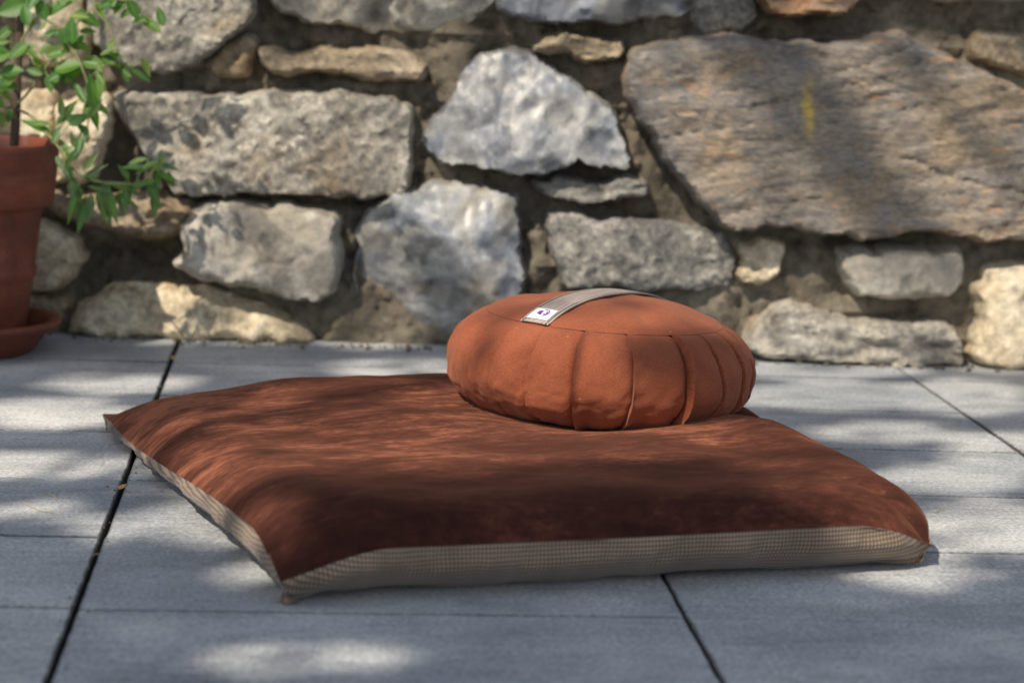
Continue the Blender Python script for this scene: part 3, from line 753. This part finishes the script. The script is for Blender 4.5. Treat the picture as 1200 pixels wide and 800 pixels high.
    rim = [i for i in range(nL)]+[j*nL+nL-1 for j in range(1, nW)]+[(nW-1)*nL+i for i in range(nL-2, -1, -1)]+[j*nL for j in range(nW-2, 0, -1)]
    for a, b in zip(rim, rim[1:]+rim[:1]): F.append((a, b, b+nL*nW, a+nL*nW))
    strap = put('handle', V, F, mat_strap(), UV, autos=50)
    # sewn label with a small violet emblem
    def lp(a, b, lift): # a across 0..1, b along 0..1
        q = -0.965+0.155*b; w = -HW*0.80+1.50*HW*a
        return strap_pt(q, w, lift)
    V = []; F = []; idx = []
    n = 9
    for j in range(n):
        for i in range(n): V.append(lp(i/(n-1), j/(n-1), 0.0011))
    F += [f for f in grid_faces(n, n)]; idx += [0]*len(F)
    def shape(pts):
        k = len(V)
        for (x, y) in pts: V.append(lp(x, y, 0.0016))
        F.append(tuple(range(k, k+len(pts)))); idx.append(1)
    def disc(cx, cy, rx, ry, n=14): shape([(cx+rx*math.cos(2*math.pi*i/n), cy+ry*math.sin(2*math.pi*i/n)) for i in range(n)])
    def arc(cx, cy, r, a0, a1, wd, n=14, asp=1.35):
        A = [R(a0+(a1-a0)*i/n) for i in range(n+1)]
        for i in range(n):
            shape([(cx+(r-wd)*math.cos(A[i]), cy+(r-wd)*asp*math.sin(A[i])), (cx+(r+wd)*math.cos(A[i]), cy+(r+wd)*asp*math.sin(A[i])),
                   (cx+(r+wd)*math.cos(A[i+1]), cy+(r+wd)*asp*math.sin(A[i+1])), (cx+(r-wd)*math.cos(A[i+1]), cy+(r-wd)*asp*math.sin(A[i+1]))])
    arc(.52, .52, .24, -60, 110, .018); arc(.52, .52, .24, 150, 205, .012)
    disc(.40, .60, .075, .11); disc(.44, .40, .065, .09); disc(.33, .47, .05, .07)
    disc(.62, .40, .04, .055); disc(.66, .62, .045, .05); arc(.60, .50, .10, -100, 40, .018)
    put('label', V, F, [mat_plain('white_woven_label', (0.82, 0.82, 0.84), 0.7, 0.05, 700), mat_plain('violet_print', (0.16, 0.035, 0.36), 0.7, 0.2, 500)], None, strap, idx)
    return root
build_cushion()

# ------------------------------------------------------------------ terracotta pot, saucer, shrub
def mat_terracotta():
    t = NT('terracotta'); v = t.coord('Object')
    a = t.noise(t.coord('Object', (1, 1, 3)), 9, 5, 0.6); b = t.noise(v, 160, 3, 0.65)
    col = t.ramp(a, [(0.3, (0.12, 0.028, 0.014)), (0.6, (0.21, 0.052, 0.024)), (0.8, (0.31, 0.094, 0.044))])
    col = t.mix(0.4, col, t.ramp(b, [(0.3, (0.35, 0.35, 0.35)), (0.7, (0.65, 0.65, 0.65))]), 'OVERLAY')
    st = t.noise(t.coord('Object', (3, 3, 30)), 2.5, 4, 0.6)
    col = t.mix(t.math('MULTIPLY', t.fac(st, 0.55, 0.8), 0.22), col, (0.40, 0.22, 0.14))
    lm = t.noise(v, 17, 6, 0.7)
    col = t.mix(t.math('MULTIPLY', t.fac(lm, 0.54, 0.72), 0.32), col, (0.42, 0.29, 0.22))
    dk = t.noise(t.coord('Object', (1, 1, .5)), 24, 5, 0.65)
    col = t.mix(t.math('MULTIPLY', t.fac(dk, 0.52, 0.7), 0.5), col, (0.075, 0.024, 0.014))
    return t.fin(col, 0.6, t.bump(b, 0.35, 0.0012))
M_terra = mat_terracotta()
pc = on_z(-46, 379, 0.036); PC = np.array([pc[0], pc[1]])
PS = FOC/((np.array([PC[0], PC[1], .15])-EYE)@FW)       # photo pixels per metre at the pot
def build_pot():
    k = 1/PS
    s_root = None
    prof = [(0.0005, 0.0), (.088, 0.0), (.094, .002), (.100, .010), (.112, .026), (.118, .033), (.1275, .035), (.1305, .040), (.1285, .0445), (.122, .045), (.114, .040), (.104, .024), (.094, .012), (.084, .009), (0.0005, .009)]
    prof = [(r*117*k/.1305 if r > .01 else r, z) for r, z in prof]
    V, F = lathe(prof, 120, (PC[0], PC[1], 0.001), 0.006)
    s = mesh_obj('saucer', V, F, M_terra, None, autos=40)
    tag(s, 'terracotta saucer under the flower pot on the paving', 'saucer')
    ro = 114*k
    p = [(0.0005, .0), (.078, .0), (.080, .004), (.082, .012), (.0925, .078), (.0945, .084), (.0975, .088), (.0975, .096), (.0955, .100), (.0955, .103), (.104, .166), (.106, .170), (.1165, .174), (.1195, .179), (.1205, .190), (.1255, .240), (.1270, .246), (.1262, .250), (.1235, .2515), (.1185, .2500), (.1160, .244), (.1085, .195), (.1065, .19)]
    p = [(r*ro/.127 if r > .01 else r, z*1.075) for r, z in p]
    root = empty('flower_pot', (PC[0], PC[1], 0.010), 'terracotta flower pot with ringed sides standing in its saucer by the wall', 'pot')
    V, F = lathe(p, 120, (PC[0], PC[1], 0.0105), 0.005)
    mesh_obj('body', V, F, M_terra, root, autos=40)
    V = []; n = 60
    V, F = lathe([(0.0005, .188), (.03, .19), (.07, .187), (.0955*ro/.127, .186)], 60, (PC[0], PC[1], 0.022), 0.0)
    V = [(x, y, z+0.006*float(fbm(x*60, y*60, 3, 3))) for x, y, z in V]
    tag(mesh_obj('soil', V, [f[::-1] for f in F], mat_soil('potting_soil', (0.012, .009, .007), (0.05, .035, .025)), root))
build_pot()

def mat_leaf(name, c0, c1, tr):
    t = NT(name); v = t.coord('Object', rand=True); uv = t.coord('UV'); sep = t.n('SeparateXYZ'); t.l(uv, sep.inputs[0])
    n = t.noise(v, 30, 4, 0.6); geo = t.n('NewGeometry')
    col = t.ramp(n, [(0.3, c0), (0.7, c1)])
    sf = t.noise(t.coord('Object', (3, 8, 3), (0, 0, .2)), 2.2, 6, 0.72, 0.6)
    col = t.mix(t.math('MULTIPLY', t.fac(sf, 0.5, 0.68), 0.38), col, (0.20, 0.205, 0.21))
    isl = t.ramp(geo.outputs['Random Per Island'], [(0, (0.75, 0.95, 1.05)), (0.75, (1, 1, 1)), (1, (1.7, 1.35, .8))])
    col = t.mix(1.0, col, isl, 'MULTIPLY')
    mid = t.fac(t.math('ABSOLUTE', t.math('SUBTRACT', sep.outputs[1], 0.5)), 0.05, 0.015)
    col = t.mix(t.math('MULTIPLY', mid, 0.45), col, tuple(min(1, x*2.2) for x in c1))
    vein = t.n('TexWave'); vein.inputs['Scale'].default_value = 3.0; vein.inputs['Distortion'].default_value = 1.0; t.l(uv, vein.inputs[0])
    nb = t.bump(vein.outputs['Fac'], 0.25, 0.001)
    t.fin(col, 0.42, nb)
    trn = t.n('BsdfTranslucent'); t.l(t.mix(1.0, col, tr, 'MULTIPLY'), trn.inputs['Color']); ms = t.n('MixShader'); ms.inputs[0].default_value = 0.35
    t.l(t.b.outputs[0], ms.inputs[1]); t.l(trn.outputs[0], ms.inputs[2]); t.l(ms.outputs[0], t.out.inputs[0])
    return t.m
M_leaf = mat_leaf('shrub_leaf', (0.040, 0.115, 0.022), (0.095, 0.215, 0.036), (3.2, 2.6, .7))
M_leafy = mat_leaf('young_leaf', (0.075, 0.15, 0.025), (0.13, 0.22, 0.04), (2.4, 2.2, 1.0))
def mat_bark(name='brown_bark', a=(0.045, 0.028, 0.02), b=(0.14, 0.095, 0.065)):
    t = NT(name); v = t.coord('Object', (1, 1, .25)); n = t.noise(v, 190, 5, 0.7)
    return t.fin(t.ramp(n, [(0.3, a), (0.7, b)]), 0.9, t.bump(n, 0.9, 0.003))
M_bark = mat_bark(); M_twig = mat_bark('green_twig', (0.16, 0.17, 0.06), (0.30, 0.30, 0.13))

def leaf_mesh(base, direc, normal, L, W, lance=0.0, curl=0.15):
    """One leaf: eight rows, folded along the midrib, drooping to its tip."""
    direc = direc/np.linalg.norm(direc); side = np.cross(normal, direc); side /= np.linalg.norm(side)+1e-9; nn = np.cross(direc, side)
    V = []; UV = []; rows = 9
    for k in range(rows):
        f = k/(rows-1)
        w = W*0.5*(math.sin(math.pi*min(1, f**(0.8 if lance < .5 else 0.62)))**(0.75 if lance < .5 else 1.0))
        if k in (0, rows-1): w = W*0.02
        c = base+direc*L*f - nn*curl*L*f*f
        for s in (-1, -.5, 0, .5, 1):
            V.append(c+side*w*s+nn*abs(s)*w*0.28); UV.append((f, 0.5+0.5*s))
    return V, grid_faces(5, rows), UV

def build_shrub():
    root = empty('potted_shrub', (PC[0], PC[1], 0.19), 'leafy green shrub with brown stem growing in the terracotta pot', 'shrub')
    Y0 = PC[1]
    rg = random.Random(31)
    def P(px, py, dy=0.0): return on_y(px, py, Y0+dy)
    st = spline([P(15, 190, 0.0), P(18, 150, 0.0), P(20, 90, .004), P(24, 30, 0), P(27, -40, -.004), P(24, -150, .01), P(30, -260, .0)], 36)
    V, F = tube(st, list(np.linspace(.0066, .0046, len(st))), 10)
    mesh_obj('stem', V, F, M_bark, root)
    BR = [  # branch polylines (x, y, depth offset), leaves (x, y, angle, length, width, kind)
     ([(20,122,0),(30,112,-.01),(42,97,-.02),(56,76,-.03),(70,64,-.035),(78,50,-.04),(90,28,-.045),(108,10,-.05),(126,-8,-.05)],
      [(103,22,-25,31,14,0),(84,36,92,26,18,0),(69,61,20,28,15,0),(80,78,15,31,18,0),(109,74,-12,25,16,0),(95,54,-15,23,10,0),(103,37,-4,19,8,0),(88,86,20,18,12,0),(69,94,40,20,12,0),(58,98,-80,19,10,1),(52,58,40,16,9,1),(42,70,-60,16,9,1),(133,3,18,27,13,0),(118,12,-60,20,9,1),(60,40,10,18,8,0),(21,60,35,27,14,0),(40,84,160,20,9,1)]),
     ([(20,60,0),(30,40,-.008),(40,28,-.016),(50,14,-.02),(62,-4,-.02)],
      [(49,10,-70,25,14,0),(66,9,40,29,12,0),(14,10,20,32,21,0),(30,18,100,22,13,0),(40,-2,60,26,14,0),(82,2,20,22,10,1),(5,40,40,22,12,1)]),
     ([(18,105,0),(8,96,-.03),(-4,80,-.05),(-16,60,-.06)],
      [(14,84,5,25,16,0),(9,100,0,23,16,0),(5,110,-40,18,8,1),(2,66,30,22,12,0),(-6,118,-30,26,14,0),(2,140,-80,18,10,1)]),
     ([(20,128,0),(36,136,-.03),(50,150,-.06),(60,162,-.075),(72,178,-.085),(78,198,-.085),(86,222,-.085),(98,240,-.08)],
      [(40,147,-25,35,10,2),(77,136,45,24,9,2),(94,140,28,26,12,2),(81,128,45,28,10,2),(76,172,-55,27,8,2),(94,172,62,34,9,2),(80,196,-80,31,9,2),(87,216,-68,35,10,2),(96,252,-104,41,12,2),(106,243,-95,28,8,2),(70,192,120,18,6,1),(66,158,70,20,8,1)]),
     ([(74,182,-.085),(92,204,-.09),(112,212,-.095),(140,216,-.10),(164,214,-.10),(176,204,-.10),(186,190,-.10)],
      [(112,200,36,30,8,2),(116,214,-25,35,8,2),(120,244,-80,37,10,2),(131,242,-70,41,11,2),(140,218,-20,37,11,2),(148,236,-82,27,7,2),(142,242,-76,24,6,2),(181,230,-60,30,10,2),(184,214,-85,27,9,2),(171,196,25,27,8,2),(154,196,-5,25,8,2),(188,184,85,17,5,2),(200,196,-20,21,6,2),(198,208,-20,21,7,2),(166,216,10,20,7,2),(126,226,-50,24,8,2)]),
     ([(78,50,-.04),(90,66,-.045),(98,84,-.05),(104,104,-.05),(106,124,-.05),(102,150,-.05)],
      [(108,107,-82,39,15,2),(93,107,-60,32,9,2),(112,140,-84,25,10,2),(102,128,-120,26,10,2),(118,92,-60,18,8,1),(96,150,-40,20,8,2),(113,122,-70,18,7,1)]),
     ([(108,10,-.05),(124,26,-.05),(134,48,-.05),(140,68,-.05),(150,80,-.05)],
      [(135,65,-10,17,6,0),(147,86,-72,19,9,0),(165,88,-30,24,9,0),(124,62,20,14,7,1),(126,72,-30,15,8,1),(140,78,-20,14,6,1)]),
     ([(126,-8,-.05),(140,0,-.05),(156,4,-.05),(166,16,-.05),(174,24,-.05)],
      [(156,12,-66,25,13,0),(178,30,-34,25,11,0),(147,16,30,16,8,1),(163,24,20,16,8,1),(140,10,-140,18,8,1)]),
     ([(26,-30,0),(50,-60,-.03),(90,-90,-.05),(130,-100,-.06)],
      [(60,-50,-60,30,15,0),(80,-70,-30,30,15,0),(100,-80,-70,28,14,0),(125,-90,-50,30,14,0),(140,-100,0,30,14,0),(40,-40,-120,28,14,0),(110,-110,60,28,14,0)]),
     ([(26,-60,0),(0,-90,.03),(-40,-110,.04),(-80,-110,.03)],
      [(0,-70,-90,30,15,0),(-20,-90,-120,30,15,0),(-40,-95,-100,28,14,0),(-70,-100,-150,30,14,0),(-30,-130,110,28,14,0),(-90,-110,180,30,14,0)]),
    ]
    for bi, (pl, lv) in enumerate(BR):
        pts = spline([P(*p) for p in pl], 30)
        V, F = tube(pts, list(np.linspace(.0020, .0010, len(pts))), 7)
        br = mesh_obj('branch', V, F, M_twig, root)
        V = []; F = []; UV = []; idx = []
        more = []
        for e in lv:
            L, W = e[3]*1.10, e[4]*1.06
            more.append((e[0], e[1], e[2], L, W, e[5]))
            if rg.random() < (1.0 if e[5] == 2 else 0.8):
                more.append((e[0]+rg.uniform(-12, 12), e[1]+rg.uniform(-12, 12), e[2]+rg.uniform(-50, 50), L*rg.uniform(.6, .95), W*rg.uniform(.6, .95), 1 if rg.random() < .35 else e[5]))
        for (x, y, ang, L, W, kind) in more:
            # nearest branch point gives the depth
            cpx = on_y(x, y, Y0+pl[len(pl)//2][2]); d2 = ((pts-cpx)**2).sum(1); near = pts[int(np.argmin(d2))]
            ctr = on_y(x, y, near[1]+rg.uniform(-.012, .012))
            a = R(ang); k = 1/PS; tilt = rg.uniform(-.35, .35)
            dr = RT*math.cos(a)+UP*math.sin(a)+FW*tilt; dr /= np.linalg.norm(dr)
            # the leaf starts at the end nearer to its twig
            Lm = L*k*math.sqrt(1+tilt*tilt)
            b0 = ctr-dr*Lm*.5
            if np.linalg.norm(ctr+dr*Lm*.5-near) < np.linalg.norm(b0-near): dr = -dr; b0 = ctr-dr*Lm*.5
            nrm = -FW*1.0+np.array([0, 0, rg.uniform(.1, .9)])+RT*rg.uniform(-.5, .5)
            v, f, u = leaf_mesh(b0, dr, nrm, Lm, W*k*1.06, 0.8 if kind == 2 else 0.2, rg.uniform(.0, .14))
            o = len(V); V += list(v); UV += u; F += [tuple(i+o for i in q) for q in f]; idx += [1 if kind == 1 else 0]*len(f)
            # leaf stalk
            if np.linalg.norm(b0-near) < 0.06:
                tv, tf = tube([near, (near+b0)/2+np.array([0, 0, .001]), b0], [.0006]*3, 5)
                o = len(V); V += tv; UV += [(0, .5)]*len(tv); F += [tuple(i+o for i in q) for q in tf]; idx += [1]*len(tf)
        mesh_obj('leaves', V, F, [M_leaf, M_leafy], br, UV, mat_idx=idx)
    return root
shrub = build_shrub()

# ------------------------------------------------------------------ bits fallen on the paving
def build_litter():
    M_dry = mat_plain('dry_yellow_leaf', (0.36, 0.22, 0.09), 0.8, .3, 200)
    M_straw = mat_plain('dry_straw', (0.52, 0.43, 0.20), 0.8, .2, 300)
    M_pet = mat_plain('brown_leaf_scrap', (0.30, 0.13, 0.06), 0.8, .3, 200)
    def scrap(px, py, L, W, ang, lab, m, z=.004):
        p = on_z(px, py, z); d = np.array([math.cos(R(ang)), math.sin(R(ang)), .12])
        v, f, u = leaf_mesh(p, d, np.array([.1, -.3, 1]), L, W, .2, -.25)
        tag(mesh_obj('fallen_leaf', v, f, m, None, u), lab, 'leaf')
    scrap(138, 573, .011, .006, 50, 'curled tan leaf scrap caught in the wide paving joint left of the mat', M_dry)
    scrap(201, 421, .011, .007, 70, 'small yellow leaf in the paving joint near the wall', M_dry, .003)
    def straw(pts, lab):
        P = spline([on_z(x, y, .0016) for x, y in pts], 14)
        V, F = tube(P, .00042, 5)
        tag(mesh_obj('dry_straw', V, F, M_straw), lab, 'straw', 'dry straws on the paving')
    straw([(26,588),(36,593),(46,597),(62,600)], 'thin dry straw lying on the shaded slab at the left edge, longest one')
    straw([(52,577),(60,579),(66,584)], 'short bent dry straw on the slab left of the wide joint')
    straw([(108,650),(116,648)], 'short pale straw across the wide paving joint')
    straw([(1096,600),(1103,596),(1108,597)], 'short pale straw on the sunlit slab right of the mat')
build_litter()
def build_grit():
    rg = random.Random(8); V = []; F = []
    def crumb(x, y, r):
        o = len(V); a0 = rg.uniform(0, 6.28)
        for k, (z, m) in enumerate(((0, 1.0), (.7, .75), (1.1, .25))):
            for i in range(6):
                a = a0+i*math.pi/3; q = r*m*rg.uniform(.7, 1.2); V.append((x+q*math.cos(a), y+q*math.sin(a), z*r+.0006))
        for k in range(2):
            for i in range(6): F.append((o+k*6+i, o+k*6+(i+1) % 6, o+k*6+6+(i+1) % 6, o+k*6+6+i))
        F.append(tuple(o+12+i for i in range(6)))
    for k in range(520):
        a = rg.uniform(-.2, 1.6); h = abs(rg.gauss(0, .022))+.001; p = WA+WT*a+WN*h; crumb(p[0], p[1], rg.choice([.0008, .0012, .0016, .0026, .004]))
    for k in range(150):
        x = rg.choice([TX0, TX0+TW, TX0+2*TW])+rg.gauss(0, .006); crumb(x, rg.uniform(1.6, 3.3), rg.choice([.0006, .0009, .0013]))
    o = mesh_obj('grit', V, F, mat_soil('mortar_grit', (0.06, .05, .036), (0.24, .2, .145)), smooth_sh=False); tag(o, kind='stuff')
build_grit()

# ------------------------------------------------------------------ the tree that shades the terrace (stands left of the picture)
def build_tree():
    ex = np.cross(SUN, [0, 0, 1.0]); ex /= np.linalg.norm(ex); ey = np.cross(ex, SUN)
    lit = []        # patches of sunlight: photo outline, surface
    G = lambda *e: lit.append(('g',)+e); W = lambda *e: lit.append(('w',)+e); M = lambda *e: lit.append(('m',)+e)
    # (cx, cy, rx, ry)
    G(50,484,85,12); G(40,545,80,9); G(140,448,60,7); G(190,616,65,8); G(350,768,90,1); G(475,430,55,6); G(20,598,40,5)
    G(960,433,95,6); G(990,464,130,11); G(1130,464,60,18); G(1165,618,65,26); G(1180,530,40,20); G(1040,505,60,6); G(1110,560,70,9)
    W(165,352,140,70); W(310,372,50,26); W(112,150,24,60); W(35,45,55,40); W(120,60,66,34); W(45,130,34,34); W(58,310,40,46); W(165,243,85,26)
    W(235,300,60,50); W(300,160,60,30); W(150,140,30,40); W(180,190,30,55); W(260,112,90,14); W(420,118,60,18); W(445,76,60,20); W(590,100,90,52); W(545,240,85,40); W(428,320,20,90)
    W(660,290,30,50); W(890,305,40,36); W(1055,320,90,42); W(1180,370,60,75); W(760,290,60,30); W(940,378,80,30); W(610,345,22,50); W(690,150,40,35)
    W(800,100,80,60); W(880,180,110,90); W(1000,210,110,75); W(1100,180,110,95); W(1180,220,60,70); W(970,110,80,70); W(1060,100,80,60); W(660,5,60,18); W(230,40,50,36); W(450,15,60,18)
    W(985,165,265,125); W(700,55,40,18); W(340,270,60,24)
    M(220,492,80,7); M(250,525,65,8); M(265,565,50,8); M(290,605,35,6); M(430,464,160,5); M(520,488,220,6); M(560,514,250,6); M(590,536,260,5); M(440,560,150,4); M(860,525,100,6); M(970,550,70,8); M(1005,580,55,9); M(1045,610,30,8)
    # the round cushion itself
    for (x, y, rx, ry, z) in ((690,360,170,26,.17),(600,400,85,62,.12),(640,374,40,16,.15)):
        lit.append(('z', x, y, rx, ry, z))
    P0 = np.array([0.3, 2.8, 0.0]); cell = 0.008; half = 2.2; n = int(2*half/cell)
    mask = np.zeros((n, n), bool)
    for e in lit:
        for q in range(900):
            a = RNG.uniform(0, 2*math.pi); r = math.sqrt(RNG.uniform()); x = e[1]+e[3]*r*math.cos(a); y = e[2]+e[4]*r*math.sin(a)
            if e[0] == 'g': p = on_z(x, y, 0)
            elif e[0] == 'm': p = on_z(x, y, .06)
            elif e[0] == 'z':            # where the sight line meets the round cushion
                c = np.array([ZAF[0], ZAF[1], .104]); sc_ = np.array([ZR, ZR, .074]); d_ = ray(x, y)/sc_; o_ = (EYE-c)/sc_
                A_, B_, C_ = d_@d_, 2*d_@o_, o_@o_-1; dis = B_*B_-4*A_*C_
                if dis < 0: continue
                p = EYE + ray(x, y)*((-B_-math.sqrt(dis))/(2*A_))
            else:
                w = on_wall(x, y, 0.0); p = WA+WT*w[0]+np.array([0, 0, w[1]])
            i = int(((p-P0)@ex+half)/cell); j = int(((p-P0)@ey+half)/cell)
            if 0 <= i < n and 0 <= j < n: mask[max(0, i-1):i+2, max(0, j-1):j+2] = True
    # the pot itself stands in the shade
    for q in range(3000):
        a = RNG.uniform(0, 2*math.pi); z = RNG.uniform(.03, .25); p = np.array([PC[0]+.10*math.cos(a), PC[1]+.10*math.sin(a), z])
        i = int(((p-P0)@ex+half)/cell); j = int(((p-P0)@ey+half)/cell); mask[max(0, i-2):i+3, max(0, j-2):j+3] = False
    root = empty('tree', (-3.4, -.9, 0), 'leafy tree standing left of the terrace and shading it', 'tree')
    crown_c = P0+SUN*5.2
    tr = spline([(-3.4, -.9, -.03), (-3.35, -.9, 1.0), (-3.2, -.8, 2.0), (-2.7, -.5, 2.9), tuple(crown_c)], 30)
    V, F = tube(tr, list(np.linspace(.085, .018, len(tr))), 10)
    tk = mesh_obj('trunk', V, F, M_bark, root)
    rg = random.Random(5)
    N = 78000; rn = np.random.default_rng(5)
    u = rn.uniform(-1.6, 1.6, N); v = rn.uniform(-1.5, 1.35, N); t = rn.uniform(4.3, 6.2, N); L = rn.uniform(.038, .066, N)
    Pn = P0 + u[:, None]*ex + v[:, None]*ey + t[:, None]*SUN
    keep = ((u/1.6)**2+((v+.08)/1.45)**2 < 1) & (Pn[:, 2] > 1.2)
    # share of the neighbourhood that is to stay open to the sun
    rad = int(0.030/cell); cs = np.cumsum(np.cumsum(np.pad(mask.astype(float), ((1, 0), (1, 0))), 0), 1)
    ii = ((u+half)/cell).astype(int); jj = ((v+half)/cell).astype(int)
    i0, i1, j0, j1 = (np.clip(q, 0, n) for q in (ii-rad, ii+rad+1, jj-rad, jj+rad+1))
    open_ = (cs[i1, j1]-cs[i0, j1]-cs[i1, j0]+cs[i0, j0])/((2*rad+1)**2)
    keep &= (open_ < 0.08) | (rn.uniform(size=N) < 0.012)
    Pn, L = Pn[keep], L[keep]; cnt = len(L)
    D = np.stack([rn.uniform(-1, 1, cnt), rn.uniform(-1, 1, cnt), rn.uniform(-.9, .2, cnt)], 1); D /= np.linalg.norm(D, axis=1)[:, None]
    Nm = np.stack([rn.uniform(-.6, .6, cnt), rn.uniform(-.6, .6, cnt), np.ones(cnt)], 1)+SUN*.6
    Sd = np.cross(Nm, D); Sd /= np.linalg.norm(Sd, axis=1)[:, None]; Nn = np.cross(D, Sd)
    prof = [(0, .02), (.25, .42), (.5, .5), (.75, .36), (1, .02)]; V = np.zeros((cnt, 15, 3)); UVa = np.zeros((cnt, 15, 2))
    for r_, (f_, w_) in enumerate(prof):
        for c_, sgn in enumerate((-1, 0, 1)):
            V[:, r_*3+c_] = Pn + D*(L*(f_-.5))[:, None] + Sd*(L*.58*w_*sgn)[:, None] + Nn*(L*(.1*abs(sgn)*w_-.12*f_*f_))[:, None]
            UVa[:, r_*3+c_] = (f_, .5+.5*sgn)
    g = np.array(grid_faces(3, 5)); F = (g[None]+15*np.arange(cnt)[:, None, None]).reshape(-1, 4).tolist()
    V = V.reshape(-1, 3); UV = UVa.reshape(-1, 2)
    mesh_obj('crown', V, F, [M_leaf], root, UV)
    # limbs through the crown
    for k in range(9):
        a = k*2*math.pi/9; e = crown_c+ex*1.05*math.cos(a)+ey*.8*math.sin(a)+SUN*rg.uniform(-.2, .3)
        s = np.array(tr[int(len(tr)*rg.uniform(.62, .9))]); mid = (s+e)/2+np.array([0, 0, .12])
        lp = spline([s, mid, e], 14); tv, tf = tube(lp, list(np.linspace(.014, .004, len(lp))), 6)
        mesh_obj('branch', tv, tf, M_bark, root)
    for pl, tt, r0 in (([(880,20),(905,72),(960,130),(1010,205),(1065,275),(1120,330)], 4.9, .030), ([(905,120),(945,190),(1005,262),(1060,330)], 5.2, .026), ([(800,10),(832,55),(856,100),(890,150)], 4.7, .022), ([(1010,40),(1080,120),(1150,190),(1210,260)], 5.3, .018)):
        q = []
        for x, y in pl:
            w = on_wall(x, y, 0.0); q.append(WA+WT*w[0]+np.array([0, 0, w[1]])+SUN*tt)
        lp = spline(q, 20); tv, tf = tube(lp, list(np.linspace(r0, r0*.75, len(lp))), 7); mesh_obj('branch', tv, tf, M_bark, root)
    print('tree leaves', cnt)
build_tree()

# ------------------------------------------------------------------ light
w = bpy.data.worlds.new('World'); scene.world = w; w.use_nodes = True
nt = w.node_tree; bg = nt.nodes['Background']; sky = nt.nodes.new('ShaderNodeTexSky'); sky.sky_type = 'NISHITA'
sky.sun_disc = False; sky.sun_elevation = SUN_EL; sky.sun_rotation = math.atan2(SUN[0], SUN[1]) % (2*math.pi); sky.altitude = 400; sky.air_density = 1.0; sky.dust_density = 1.6; sky.ozone_density = 1.0
hs = nt.nodes.new('ShaderNodeHueSaturation'); hs.inputs['Saturation'].default_value = 0.62
nt.links.new(sky.outputs[0], hs.inputs['Color']); nt.links.new(hs.outputs[0], bg.inputs[0]); bg.inputs[1].default_value = 0.15
sl = bpy.data.lights.new('sun', 'SUN'); sl.energy = 5.0; sl.angle = R(0.53); sl.color = (1.0, 0.90, 0.76)
so = bpy.data.objects.new('sun', sl); C.objects.link(so); so.location = tuple(SUN*6)
so.rotation_euler = Vector(-SUN).to_track_quat('-Z', 'Y').to_euler()

# ------------------------------------------------------------------ camera
cam = bpy.data.cameras.new('camera'); co = bpy.data.objects.new('camera', cam); C.objects.link(co)
co.matrix_world = Matrix(((RT[0], UP[0], -FW[0], 0), (RT[1], UP[1], -FW[1], 0), (RT[2], UP[2], -FW[2], CAMH), (0, 0, 0, 1)))
cam.sensor_width = 36; cam.lens = 36*FOC/1200; cam.clip_start = 0.05; cam.clip_end = 200
cam.dof.use_dof = True; cam.dof.focus_distance = float((np.array([0.26, 2.42, .10])-EYE)@FW); cam.dof.aperture_fstop = 5.2; cam.dof.aperture_blades = 9
scene.camera = co
scene.render.engine = 'CYCLES'
scene.cycles.use_denoising = True
scene.cycles.max_bounces = 6
scene.view_settings.view_transform = 'Standard'; scene.view_settings.look = 'None'; scene.view_settings.exposure = 0
